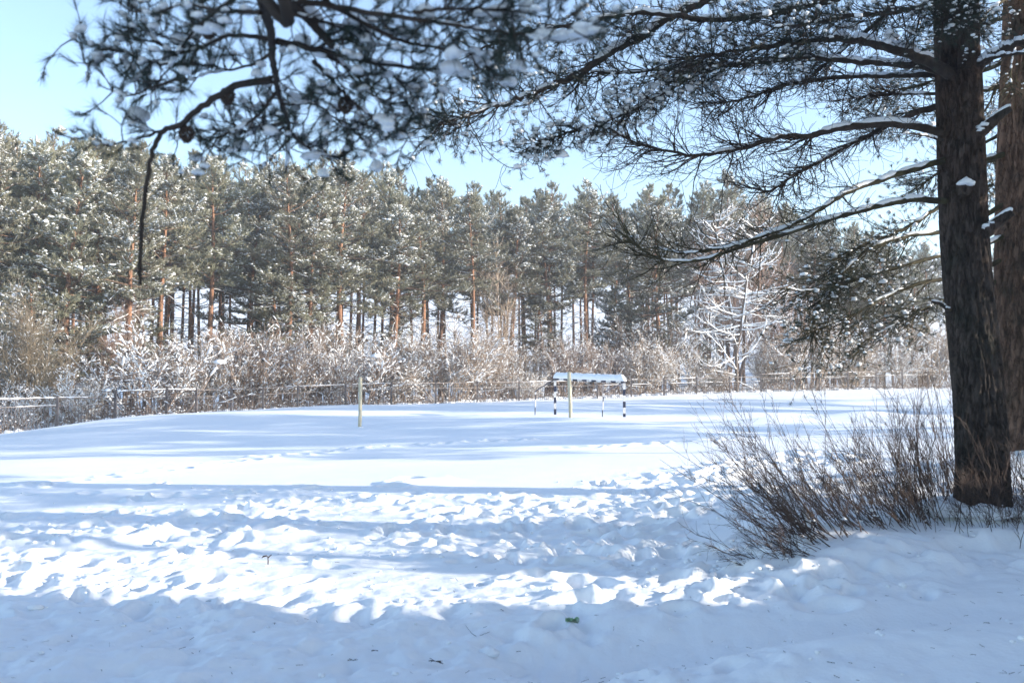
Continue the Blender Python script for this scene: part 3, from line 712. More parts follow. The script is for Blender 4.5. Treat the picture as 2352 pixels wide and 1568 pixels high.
# ------------------------------------------------------------------ shrubs behind the fence
def shrub_proto(seed, name, label, cat, mat_, H, stems, spread, snow, tw=(7, 6), thick=.022, fine=.0065, snow_r=.021, upright=.0, sdens=1.0):
    r = np.random.default_rng(seed)
    t = thing(name, label, cat)
    a = r.uniform(0, 6.28, stems); q = np.sqrt(r.uniform(0, 1, stems))
    S = np.stack((np.cos(a) * q * spread * .22, np.sin(a) * q * spread * .22, np.full(stems, -.15)), -1)
    D = np.stack((np.cos(a) * q * spread / H, np.sin(a) * q * spread / H, np.full(stems, 1.0)), -1)
    L = H * r.uniform(.65, 1.1, stems) * (1 - .15 * q)
    A = grow(r, S, D, L, 9, .07 if upright else .11, (0, 0, .35 + upright))
    w = MB(); w.tubes(A, taper(stems, thick, fine, 9), 4)
    n1 = stems * tw[0]; p, tg, i, tt = along(r, A, n1, .25, .98)
    B = grow(r, p, nrm(tg * (.9 + upright) + .75 * rvec(r, n1)), L[i] * (.14 + .26 * (1 - tt)) * r.uniform(.6, 1.3, n1), 6, .16, (0, 0, .4)); w.tubes(B, taper(n1, fine * 1.4, fine * .75, 6), 3)
    n2 = int(n1 * tw[1]); p, tg, i, tt = along(r, B, n2, .15, 1)
    C = grow(r, p, nrm(tg * .8 + .8 * rvec(r, n2)), H * r.uniform(.05, .15, n2), 4, .2, (0, 0, .25)); w.tubes(C, taper(n2, fine * .85, fine * .6, 4), 3)
    w.build('branches', mat_, t)
    s = MB()
    def lay(P, prob, rad):
        N, K, _ = P.shape
        for k in range(K - 1):
            m = r.uniform(size=N) < prob
            sg = P[m][:, k:k + 2]; flat_ = np.abs(nrm(sg[:, 1] - sg[:, 0])[:, 2]) < .93; sg = sg[flat_]; n = len(sg)
            if n == 0: continue
            mid = (sg[:, 0] + sg[:, 1]) / 2 + (0, 0, rad * .35)
            X = np.stack((sg[:, 0] + (0, 0, rad * .5), mid, sg[:, 1] + (0, 0, rad * .5)), 1)
            rr = rad * r.uniform(.5, 1.25, (n, 1)) * np.array([[.45, 1, .45]])
            s.tubes(X, rr, 4)
    lay(A, snow * .75, snow_r * 1.1); lay(B, snow * .72, snow_r * .85); lay(C, snow * .3, snow_r * .62)
    m = r.uniform(size=n2) < snow * .16 * sdens; s.lumps(C[m][:, -1], snow_r * r.lognormal(0, .4, m.sum()) * 1.1, r, .3)
    s.build('snow_clumps', SNOWC, t)
    return t
def build_shrubs():
    r = np.random.default_rng(55)
    g = 'snow-covered shrubs along the fence'
    H0 = 2.8
    pr = [shrub_proto(31, 'snowy_shrub', '', 'shrub', SHRUB, H0, 30, 1.9, .62, (11, 9)),
          shrub_proto(32, 'snowy_shrub', '', 'shrub', SHRUB, H0, 34, 1.5, .45, (10, 7)),
          shrub_proto(33, 'snowy_shrub', '', 'shrub', SHRUB, H0, 26, 2.2, .75, (10, 6), snow_r=.026),
          shrub_proto(34, 'snowy_shrub', '', 'shrub', SHRUB, H0, 38, 1.4, .34, (10, 7))]
    used = set()
    def put(k, px, off, top, wide, label):
        d = fence_d(px) + off; w = at(px, 900, d); x, y = w[0], w[1]; z = gz(x, y)
        H = max(1.2, at(px, top, d)[2] - z); s = H / H0 * 1.12
        sc = (s * wide, s * wide, s); o = pr[k]
        if k in used: dup(o, (x, y, z - .05), r.uniform(0, 6.28), sc, label, g)
        else:
            used.add(k); o.location = (x, y, z - .05); o.rotation_euler = (0, 0, r.uniform(0, 6.28)); o.scale = sc; o['label'] = label; o['group'] = g
    fr = [(-60, 2, 900, 1.0, 2, 'low snow-loaded shrub at the left end of the fence'),
          (30, 2, 880, .9, 2, 'small snow-loaded shrub in blue shade behind the leftmost fence bay'),
          (180, 2, 845, 1.0, 2, 'low spreading shrub heavy with snow behind the second fence bay'),
          (350, 3, 752, 1.3, 2, 'big round blue-shaded shrub heavy with snow at the left of the fence'),
          (455, 3.5, 790, 1.0, 0, 'snow-loaded shrub leaning over the fence right of the big round shrub'),
          (560, 4, 748, 1.15, 1, 'brownish speckled shrub halfway between the big round shrub and the left pole'),
          (655, 4, 770, .95, 1, 'rounded brown shrub a little left of the lone wooden pole'),
          (745, 4, 790, .9, 0, 'frosted shrub just left of the lone wooden pole'),
          (835, 4, 752, 1.25, 2, 'wide white-frosted shrub directly behind the lone wooden pole'),
          (930, 4, 800, .85, 0, 'white-tipped shrub right of the lone wooden pole'),
          (1030, 3, 752, 1.25, 0, 'dark-stemmed shrub with fanned stems midway between the pole and the goal'),
          (1130, 4, 785, .95, 1, 'brown speckled shrub left of the goal'),
          (1215, 2, 850, 1.0, 2, 'low white-laden shrub at the left side of the goal'),
          (1300, 4, 775, 1.0, 3, 'brown twiggy shrub directly behind the left half of the goal'),
          (1390, 4, 790, 1.0, 1, 'snow-speckled shrub directly behind the right half of the goal'),
          (1480, 3.5, 785, 1.0, 0, 'white-frosted shrub just right of the goal'),
          (1570, 4, 780, 1.0, 2, 'white-frosted shrub left of the snow-covered larch'),
          (1650, 2.5, 835, .9, 3, 'low brown shrub at the foot of the snow-covered larch'),
          (1770, 3.5, 790, 1.0, 1, 'brown shrub immediately right of the snow-covered larch'),
          (1855, 3, 730, 1.0, 0, 'tall fan-shaped frosted shrub at the right part of the fence'),
          (1950, 4, 770, 1.1, 3, 'tan shrub left of the drooping pine boughs'),
          (2045, 3.5, 765, 1.1, 2, 'frosted shrub below the drooping pine boughs'),
          (2130, 4, 740, 1.1, 1, 'brownish shrub just left of the big pine trunk'),
          (2215, 4, 760, 1.1, 0, 'frosted shrub seen beside the big pine trunk at the right'),
          (2310, 4, 760, 1.1, 3, 'brown shrub behind the two big pine trunks')]
    for px, off, top, wd, k, lab in fr: put(k, px, off, top, wd, lab)
    px = -100
    while px < 2420:
        put(int(r.integers(4)), px, r.uniform(5.5, 8.5), 792 + r.normal() * 32, r.uniform(.9, 1.3), 'frosted shrub half hidden behind the shrubs of the fence row'); px += r.uniform(120, 200)
    # dry snowy undergrowth along the foot of the fence
    rr = np.random.default_rng(56); n = 5200
    p = rr.uniform(-250, 2420, n); off = rr.uniform(.3, 4.5, n)
    X = np.array([at(a, 900, fence_d(a) + b) for a, b in zip(p, off)]); X[:, 2] = height(X[:, 0], X[:, 1]) - .05
    G = grow(rr, X, rvec(rr, n) * .55 + (0, 0, 1), rr.uniform(.25, .95, n), 5, .16, (0, 0, .1))
    w = MB(); w.tubes(G, taper(n, .008, .005, 5), 3, mi=0)
    k = rr.uniform(size=n) < .42; c, d = on(G, np.where(k)[0], rr.uniform(.5, 1, k.sum())); w.lumps(c, .04 * rr.lognormal(0, .4, len(c)), rr, .3, mi=1)
    k = rr.uniform(size=n) < .16; w.lumps(X[k] + (0, 0, .06), np.stack((rr.uniform(.1, .3, k.sum()), rr.uniform(.1, .3, k.sum()), rr.uniform(.06, .16, k.sum())), -1), rr, .2, mi=1, sub=2)
    tag(w.build('dry_undergrowth', [SHRUB, SNOWC]), kind='stuff')
build_shrubs()

# ------------------------------------------------------------------ bare trees
def place(o, px, d, py_top, H0, rz=0, wide=1.0):
    w = at(px, 900, d); z = gz(w[0], w[1]); s = (at(px, py_top, d)[2] - z) / H0
    o.location = (w[0], w[1], z - .05); o.scale = (s * wide, s * wide, s); o.rotation_euler = (0, 0, rz)
t = shrub_proto(41, 'bare_tree', 'tawny bare many-stemmed tree at the left end behind the fence', 'bare tree', mat('tawny_twig', (0.21, 0.165, 0.115), .85, (0.31, 0.25, 0.175), 3), 5.0, 16, 2.4, .12, (22, 9), .04, .008, .02, .25)
place(t, 85, 46.5, 672, 5.2)
t = shrub_proto(42, 'bare_tree', 'slim young birch with a pinkish haze of twigs left of the big round shrub', 'bare tree', PINK, 6.0, 3, .7, .18, (40, 9), .05, .008, .02, .5); place(t, 262, 52, 655, 6.2)
t = shrub_proto(43, 'bare_tree', 'tall pinkish leafless tree rising behind the snow-covered larch', 'bare tree', PINK, 12.0, 7, 3.6, .22, (34, 10), .10, .013, .03, .15); place(t, 1672, 88, 470, 12.4)
t = shrub_proto(44, 'bare_tree', 'leafless twiggy tree with reddish haze right of the snow-covered larch', 'bare tree', PINK, 9.0, 8, 3.2, .2, (30, 9), .06, .011, .025, .2); place(t, 1800, 84, 640, 9.2)
t = shrub_proto(45, 'bare_tree', 'grey-brown leafless tree with bent stem among the pines near the picture centre', 'bare tree', SHRUB, 8.0, 4, 1.6, .15, (22, 7), .055, .01, .02, .2); place(t, 1160, 74, 560, 8.2)

def build_larch():
    r = np.random.default_rng(17)
    d = 76; b = at(1693, 905, d); b[2] = gz(b[0], b[1])
    t = thing('larch_tree', 'leafless two-stemmed larch with long arching branches thickly covered in snow', 'larch tree', b)
    def pt(px, py, dd=0): return at(px, py, d + dd) - b
    wood = MB(); snow = MB(); trunks = []
    for path, r0 in (([(1693, 912, 0), (1692, 860, 0), (1690, 800, 0), (1683, 740, 0), (1668, 660, .3), (1652, 590, .5), (1645, 540, .6), (1640, 480, .6)], .12),
                     ([(1690, 820, 0), (1700, 760, -.1), (1708, 700, -.3), (1716, 640, -.5), (1728, 570, -.6), (1735, 500, -.6)], .11)):
        P = smooth_line([pt(*p) for p in path], 30); trunks.append(P)
        mb = MB(); mb.tubes(P, r0 * (1 - np.linspace(0, 1, 30)) ** .7 + .02, 9); mb.build('trunk', LARCHB, t)
        sp = P[4:26] + (0.07, -.03, 0); snow.tubes(sp, np.abs(r.normal(size=22)) * .045 + .01, 5)
    n = 104; ti = r.integers(0, 2, n); hh = np.r_[r.uniform(.12, .98, n)]
    S = np.array([trunks[k][int(q * 29)] for k, q in zip(ti, hh)])
    a = r.uniform(0, 6.28, n); a = np.where(r.uniform(size=n) < .5, r.choice([0, math.pi], n) + r.normal(size=n) * .5, a)
    L = (6.0 * (1 - hh * .66)) * r.uniform(.55, 1.05, n)
    Bn = grow(r, S, np.stack((np.cos(a), np.sin(a) * .8, r.uniform(-.4, .05, n) + hh * .3), -1), L, 11, .12, (0, 0, .5))
    wood.tubes(Bn, taper(n, .05, .014, 11), 5)
    snow.tubes(Bn + (0, -.01, .045), np.clip(taper(n, .062, .03, 11) * (1 + .3 * r.normal(size=(n, 11))), .014, .1), 6)
    m = n * 9; p, tg, i, tt = along(r, Bn, m, .2, 1)
    C = grow(r, p, nrm(tg * .8 + .7 * rvec(r, m)), L[i] * .24 * r.uniform(.4, 1.3, m), 6, .2, (0, 0, .4))
    wood.tubes(C, taper(m, .016, .008, 6), 3)
    k = r.uniform(size=m) < .75; snow.tubes(C[k] + (0, 0, .022), np.full((k.sum(), 6), .026) * r.uniform(.6, 1.3, (k.sum(), 6)), 4)
    q = m * 4; p, tg, i, tt = along(r, C, q, .1, 1)
    E = grow(r, p, nrm(tg + .9 * rvec(r, q)), r.uniform(.15, .5, q), 4, .2); wood.tubes(E, taper(q, .008, .006, 4), 3)
    k = r.uniform(size=q) < .3; snow.lumps(E[k][:, 2], .03 * r.lognormal(0, .3, k.sum()), r)
    wood.build('branches', LARCHB, t); snow.build('snow_cover', SNOWC, t)
build_larch()

# ------------------------------------------------------------------ the two big pines at the right
def big_trunk(path, rads, nz, na, sd, mats, parent, org, flare):
    P = smooth_line(path, nz); u = np.linspace(0, 1, nz)
    rad = np.interp(np.linspace(0, len(rads) - 1, nz), range(len(rads)), rads)
    th = np.linspace(0, 2 * np.pi, na, endpoint=False)
    z = P[:, 2]
    TH, ZZ = np.meshgrid(th, z - z[0])
    cx, cy = np.cos(TH), np.sin(TH)
    # plates of bark: ridged noise on the cylinder, long in z
    def cyl(f, fz, s): return vnoise((TH / (2 * np.pi) * round(f * 6.28)) , ZZ * fz, s)
    a = np.abs(fbm(cx * 4.6 + ZZ * 1.1, cy * 4.6 + ZZ * 3.0, 3, sd)) * 2
    b = np.abs(fbm(cx * 8 + 9 - ZZ * 3.0, cy * 8 + ZZ * 6, 3, sd + 9)) * 2
    disp = .032 * np.minimum(a, .35) / .35 + .014 * np.minimum(b, .4) / .4 + .006 * fbm(cx * 22 + ZZ * 7, cy * 22 + ZZ * 9, 2, sd + 3)
    fl = flare * np.exp(-ZZ / .28) * (1 + .35 * np.sin(TH * 4 + sd) + .2 * np.sin(TH * 7))
    rr = rad[:, None] + disp - .02 + fl + .012 * np.sin(TH * 2 + ZZ * .8)
    V = np.stack((P[:, 0][:, None] + rr * cx, P[:, 1][:, None] + rr * cy, np.broadcast_to(P[:, 2][:, None], TH.shape)), -1).reshape(-1, 3) - org
    i = np.arange(nz - 1)[:, None] * na; j = np.arange(na)[None]; j2 = (j + 1) % na
    mb = MB(); mb.add(V, np.stack((i + j, i + j2, i + na + j2, i + na + j), -1).reshape(-1, 4))
    return mb.build('trunk', mats, parent)

def limb(r, parent, org, pts, r0, r1, twigs, needles=0, snow=.8, drop=.35, tw0=.15, tlen=.55, sub=5, tuft_t=.3, need_n=16, up=.3, curl=.22, snow_t=(0, 1), puff=.03, psnow=.12, name='limb', m_w=None, frac=1.0, sp=1.0):
    """one traced limb > wood with its twigs, snow lying on it, needles"""
    m_w = m_w or TWIG
    W = np.array(pts) - org; n = max(24, int(np.linalg.norm(np.diff(W, axis=0), axis=1).sum() / .07))
    P = smooth_line(W, n); u = np.linspace(0, 1, n)
    P[1:-1] += r.normal(size=(n - 2, 3)) * r0 * .12
    rad = r0 + (r1 - r0) * u ** .8
    mb = MB(); mb.tubes(P, rad * (1 + .06 * r.normal(size=n)), 8)
    seglen = np.r_[0, np.cumsum(np.linalg.norm(np.diff(P, axis=0), axis=1))]
    PP = P[None]
    k = int(twigs); C = T = None
    allw = []
    if k:
        t = tw0 + (1 - tw0) * r.uniform(0, 1, k) ** .8
        p, tg = on(PP, np.zeros(k, int), t)
        d = nrm(tg * .75 + sp * .85 * rvec(r, k) * (1, 1, .8) + (0, 0, -drop * .5))
        A = grow(r, p, d, tlen * r.uniform(.45, 1.25, k) * (1 - .35 * (t - tw0)), 9, curl * .75, (0, 0, up))
        mb.tubes(A, taper(k, np.minimum(.0075, r0 * .3), .0026, 9), 4)
        k2 = k * sub; p, tg, i, tt = along(r, A, k2, .12, 1)
        B = grow(r, p, nrm(tg * .7 + .8 * rvec(r, k2)), tlen * r.uniform(.2, .6, k2), 8, curl, (0, 0, up * 1.2)); mb.tubes(B, taper(k2, .0032, .0019, 8), 3)
        if needles:
            nt = int(needles * .52); bi = r.integers(0, k2, nt); bt = np.where(r.uniform(size=nt) < .6, 1.0, r.uniform(.3, 1, nt)); C, T = on(B, bi, bt)
            ai = r.integers(0, k, nt // 4); c2, t2 = on(A, ai, r.uniform(.5, 1, nt // 4)); C = np.vstack((C, c2)); T = np.vstack((T, t2))
    o = mb.build(name, m_w, parent)
    s = MB()
    st = max(snow_t[0], .07)
    while snow and st < snow_t[1] - .01:
        en = min(snow_t[1], st + r.uniform(.04, .16))
        if r.uniform() < snow:
            m = 10; uu = np.linspace(st, en, m); q = np.stack([np.interp(uu, u, P[:, j]) for j in range(3)], -1); rr = np.interp(uu, u, rad)
            h = rr * r.uniform(.75, 1.0) + .003; env = np.sqrt(np.clip(np.minimum(np.arange(m), np.arange(m)[::-1]) / 1.6, .15, 1))
            q[:, 2] += rr * .8 + .003 * r.normal(size=m); q[:, 1] -= rr * .12
            s.tubes(q, np.maximum(h, .012) * env * (1 + .08 * r.normal(size=m)), 8, cap=True)
        st = en
    if C is not None:
        nd = MB(); m = len(C)
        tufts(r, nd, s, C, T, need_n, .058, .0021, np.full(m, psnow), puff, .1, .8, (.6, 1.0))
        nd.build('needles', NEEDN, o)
    elif k and psnow:
        q = r.uniform(size=k) < psnow * 2; s.lumps(A[q][:, 3] + (0, 0, .005), r.uniform(.01, .022, q.sum()), r)
    if s.n: s.build('snow_cover', SNOWC, o)
    return o

def z2(zx, zy): return 1176 + zx / 2, zy / 2           # picture quarter used for tracing
def trace(lst, d0, d1):
    n = len(lst); return [at(*z2(*p), d0 + (d1 - d0) * k / (n - 1)) for k, p in enumerate(lst)]

def build_pine_one():
    r = np.random.default_rng(101)
    D = 10.0; org = TREE1.copy(); org[2] = gz(org[0], org[1])
    t = thing('big_pine', 'nearest big pine at the right, dark trunk with snow-capped knot and long limbs', 'pine tree', org, group='two big pines at the right')
    path = [at(2258, 1215, D), at(2254, 1000, D), at(2238, 800, D), at(2219, 600, D), at(2209, 400, D), at(2202, 200, D), at(2194, 0, D), at(2186, -250, D), at(2180, -600, D), at(2176, -1100, D)]
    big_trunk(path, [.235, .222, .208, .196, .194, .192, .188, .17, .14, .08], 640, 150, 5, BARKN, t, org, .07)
    L = dict(parent=t, org=org)
    # (trace, d0, d1, r0, r1, kwargs)
    rows = [
        ([(2010, 340), (1880, 270), (1740, 222), (1600, 192), (1480, 176), (1380, 190), (1250, 205), (1100, 225), (950, 250), (800, 270)], 9.85, 9.0, .062, .012, dict(twigs=85, needles=1900, tw0=.42, snow_t=(.02, .55), snow=.95, tlen=.6, psnow=.14, puff=.018)),
        ([(1975, 330), (1860, 300), (1690, 290), (1500, 275), (1330, 270), (1130, 288), (900, 300), (620, 328), (360, 332)], 10.0, 9.4, .046, .01, dict(twigs=85, needles=700, tw0=.3, snow=.8, tlen=.7, psnow=.15, puff=.018)),
        ([(1975, 345), (1800, 345), (1620, 350), (1450, 360), (1280, 382), (1150, 425), (1000, 470), (880, 470)], 10.1, 10.6, .034, .008, dict(twigs=90, tw0=.25, snow=.6, tlen=.6)),
        ([(1975, 615), (1860, 577), (1690, 570), (1540, 585), (1420, 610), (1360, 625), (1230, 630), (1110, 668), (1000, 690), (860, 715), (700, 690), (560, 650), (450, 590)], 10.0, 9.3, .048, .008, dict(twigs=95, tw0=.35, snow=.75, tlen=.75, up=.5)),
        ([(1975, 485), (1850, 520), (1700, 590), (1560, 660), (1420, 740), (1300, 800), (1190, 875), (1080, 860)], 10.15, 10.8, .038, .008, dict(twigs=85, tw0=.2, snow=.5, tlen=.6, up=.3)),
        ([(1990, 735), (1870, 770), (1700, 825), (1540, 885), (1430, 950), (1300, 1025), (1150, 1085), (960, 1140), (800, 1160), (650, 1140)], 9.95, 9.2, .036, .008, dict(twigs=46, tw0=.25, snow=.65, tlen=.65, up=.35, m_w=MOSS)),
        ([(2010, 930), (1850, 915), (1700, 945), (1590, 970), (1450, 1010), (1300, 1060), (1100, 1120), (880, 1190), (740, 1200), (600, 1150), (520, 1080)], 9.95, 9.0, .036, .008, dict(twigs=50, tw0=.2, snow=.65, tlen=.7, up=.4, m_w=MOSS)),
        ([(1975, -520), (1700, -330), (1300, -160), (900, -5), (760, 60), (600, 160), (450, 240), (330, 320), (230, 375), (100, 425), (-50, 480), (-200, 530), (-350, 580)], 10.0, 8.6, .075, .01, dict(twigs=95, needles=2500, tw0=.36, snow=.75, tlen=.62, psnow=.16, puff=.018)),
        ([(1500, -10), (1200, 60), (900, 90), (600, 60), (300, 110), (50, 150), (-150, 230)], 9.4, 8.8, .04, .01, dict(twigs=85, needles=2200, tw0=.05, snow=.4, tlen=.6, psnow=.15, puff=.018)),
        ([(1130, 290), (1000, 300), (880, 330), (760, 390), (620, 470), (430, 560), (250, 610), (60, 690)], 9.6, 9.2, .022, .006, dict(twigs=120, needles=2300, tw0=.12, snow=.6, tlen=.34, psnow=.3, puff=.022, sp=.9)),
        ([(1975, -300), (1800, -60), (1690, 90), (1530, 220), (1380, 350)], 10.0, 10.5, .04, .012, dict(twigs=50, needles=350, tw0=.3, snow=.5, tlen=.5)),
        ([(2010, -250), (1950, -80), (1900, 20), (1750, 60), (1600, 70), (1400, 100), (1200, 130)], 9.7, 8.7, .04, .01, dict(twigs=70, needles=2100, tw0=.2, snow=.4, tlen=.6, psnow=.12, puff=.017)),
        ([(2080, -300), (2090, -100), (2100, 10), (2060, 60), (1960, 90)], 9.6, 8.9, .035, .01, dict(twigs=60, needles=1700, tw0=.25, snow=.2, tlen=.45, psnow=.1, puff=.016)),
        ([(1975, 430), (1800, 432), (1650, 440), (1500, 462)], 10.2, 10.9, .02, .006, dict(twigs=40, tw0=.2, snow=.6, tlen=.45)),
        ([(1980, 645), (1880, 620), (1780, 610)], 9.9, 9.3, .016, .006, dict(twigs=8, tw0=.3, snow=.3, tlen=.3)),
        ([(2125, 320), (2190, 270), (2260, 225), (2351, 190), (2480, 150)], 9.9, 9.5, .06, .03, dict(twigs=14, needles=200, tw0=.6, snow=.95, tlen=.4)),
        ([(2125, 300), (2200, 268), (2300, 248), (2420, 240)], 9.85, 9.3, .028, .012, dict(twigs=10, tw0=.3, snow=.95, tlen=.4)),
        ([(2130, -60), (2100, 100), (2085, 240), (2080, 290)], 9.7, 9.72, .022, .014, dict(twigs=14, tw0=.1, snow=.2, tlen=.25)),
    ]
    for tr, d0, d1, r0, r1, kw in rows:
        limb(r, pts=trace(tr, d0, d1), r0=r0, r1=r1, **L, **kw)
    # broken stubs and the knot
    for tr, r0 in (([(2130, 625), (2190, 575), (2240, 530), (2292, 497)], .055), ([(2165, 1075), (2220, 1030), (2265, 995), (2300, 975)], .06), ([(2010, 1425), (1985, 1405), (1960, 1392), (1930, 1386)], .022)):
        P = smooth_line(np.array(trace(tr, 9.85, 9.7)) - org, 14)
        mb = MB(); mb.tubes(P, np.linspace(r0 * 1.25, r0 * .55, 14) * (1 + .05 * r.normal(size=14)), 10, cap=True); o = mb.build('broken_stub', BARKN, t)
        s = MB(); q = P[2:] + (0, 0, r0 * .65); s.tubes(q, np.linspace(r0 * .62, r0 * .4, 12) * np.r_[.5, np.ones(10), .4], 9, cap=True)
        s.lumps(P[[1, 2, 3, 2]] + (-.02, -.03, r0 * .5) + .3 * r0 * r.normal(size=(4, 3)), np.array([(r0 * .8, r0 * .6, r0 * .5)] * 4), r, .3, sub=2); s.build('snow_cover', SNOWC, o)
    c = at(*z2(2085, 868), 9.78) - org
    mb = MB(); th = np.linspace(0, 2 * np.pi, 20, endpoint=False)
    for rr in (.058, .05): pass
    V = []
    for rr, dy in ((.075, .05), (.062, .005), (.05, -.012), (.036, .0), (.012, .012)):
        V.append(np.stack((np.cos(th) * rr * (1 + .07 * np.sin(th * 5)), np.full(20, dy), np.sin(th) * rr), -1) + c)
    V = np.array(V).reshape(-1, 3); Q = [(k * 20 + j, k * 20 + (j + 1) % 20, k * 20 + 20 + (j + 1) % 20, k * 20 + 20 + j) for k in range(4) for j in range(20)]
    mb.add(V, Q); o = mb.build('knot', BARKN, t)
    s = MB(); s.lumps(np.array([c + (0, -.02, .062), c + (.04, -.015, .045), c + (-.045, -.015, .05)]), np.array([(.07, .05, .05), (.045, .04, .04), (.05, .04, .035)]), r, .15, sub=2); s.build('snow_cover', SNOWC, o)

    # snow heaped against the foot of the trunk
    s = MB(); a = r.uniform(2.6, 6.6, 26); q = r.uniform(.36, .52, 26)
    c = np.stack((np.cos(a) * q, np.sin(a) * q, np.zeros(26)), -1); c[:, 2] = height(c[:, 0] + org[0], c[:, 1] + org[1]) - org[2] + .07
    sz = r.uniform(.06, .14, 26); s.lumps(c, np.stack((sz * 1.5, sz * 1.2, sz * r.uniform(.5, 1.0, 26)), -1), r, .12, sub=3); s.build('snow_skirt', SNOWC, t)

def build_pine_two():
    r = np.random.default_rng(202)
    D = 12.4; org = TREE2.copy(); org[2] = gz(org[0], org[1])
    t = thing('big_pine', 'farther big pine at the right edge with a sunlit strip on its trunk', 'pine tree', org, group='two big pines at the right')
    path = [at(2352, 1140, D), at(2350, 950, D), at(2340, 700, D), at(2340, 450, D), at(2344, 200, D), at(2348, 0, D), at(2350, -300, D), at(2352, -800, D)]
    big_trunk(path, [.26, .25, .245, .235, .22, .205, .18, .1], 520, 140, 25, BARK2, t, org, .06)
    L = dict(parent=t, org=org)
    rows = [
        ([(2330, 700), (2150, 740), (2050, 800), (1990, 920), (1900, 990), (1780, 1060), (1650, 1110), (1540, 1160), (1450, 1250)], 12.4, 11.9, .04, .008, dict(twigs=85, needles=2100, tw0=.4, snow=.5, tlen=.75)),
        ([(2330, 900), (2150, 1000), (1990, 1060), (1800, 1090), (1650, 1140), (1540, 1230), (1460, 1330), (1400, 1420)], 12.4, 11.6, .04, .008, dict(twigs=95, needles=2400, tw0=.35, snow=.4, tlen=.8)),
        ([(2330, 1050), (2150, 1130), (1990, 1170), (1800, 1220), (1620, 1270), (1500, 1310), (1340, 1335), (1260, 1320)], 12.4, 11.2, .034, .006, dict(twigs=60, needles=700, tw0=.3, snow=.5, tlen=.6)),
        ([(2330, 1150), (2150, 1240), (2000, 1280), (1880, 1300), (1700, 1370), (1560, 1450), (1430, 1500), (1380, 1530)], 12.4, 11.7, .034, .007, dict(twigs=95, needles=2300, tw0=.35, snow=.4, tlen=.8)),
        ([(2330, 1230), (2150, 1330), (1980, 1380), (1850, 1440), (1720, 1510), (1600, 1580)], 12.5, 12.0, .03, .006, dict(twigs=80, needles=1900, tw0=.3, snow=.4, tlen=.65)),
        ([(2330, 250), (2150, 330), (1980, 360), (1850, 400), (1720, 420), (1640, 450)], 12.5, 13.3, .036, .008, dict(twigs=80, needles=2200, tw0=.35, snow=.4, tlen=.75)),
        ([(2330, 380), (2150, 420), (1950, 480), (1800, 520), (1680, 550)], 12.5, 13.6, .036, .008, dict(twigs=75, needles=1900, tw0=.35, snow=.4, tlen=.7)),
        ([(2330, 560), (2200, 640), (2050, 720), (1950, 800), (1860, 860)], 12.6, 13.4, .03, .008, dict(twigs=70, needles=1700, tw0=.3, snow=.4, tlen=.6)),
        ([(2330, 60), (2200, 100), (2050, 180), (1930, 240), (1850, 330)], 12.5, 13.4, .04, .008, dict(twigs=80, needles=2000, tw0=.3, snow=.4, tlen=.7)),
        ([(2340, -60), (2260, 0), (2180, 60), (2120, 140)], 12.2, 11.6, .035, .01, dict(twigs=70, needles=1700, tw0=.3, snow=.5, tlen=.6)),
        ([(2330, 300), (2240, 380), (2190, 480), (2150, 540)], 12.5, 13.5, .025, .008, dict(twigs=50, needles=1100, tw0=.2, snow=.5, tlen=.5)),
        ([(2330, 620), (2240, 720), (2190, 740), (2120, 740)], 12.4, 13.4, .03, .01, dict(twigs=50, needles=1100, tw0=.3, snow=.6, tlen=.5)),
        ([(2330, 900), (2250, 860), (2190, 850), (2130, 900)], 12.4, 13.4, .025, .008, dict(twigs=50, needles=1000, tw0=.3, snow=.6, tlen=.5)),
        ([(2380, 150), (2320, 200), (2290, 330), (2300, 420)], 12.0, 11.6, .015, .006, dict(twigs=40, tw0=.2, snow=.3, tlen=.5, up=-.3, m_w=MOSS)),
    ]
    for tr, d0, d1, r0, r1, kw in rows:
        kw['needles'] = int(kw.get('needles', 0) * .55); kw['twigs'] = int(kw['twigs'] * .7)
        limb(r, pts=trace(tr, d0, d1), r0=r0, r1=r1, psnow=.2, puff=.0165, drop=.7, need_n=18, sub=3, m_w=kw.pop('m_w', MOSS), **L, **kw)
build_pine_one(); build_pine_two()

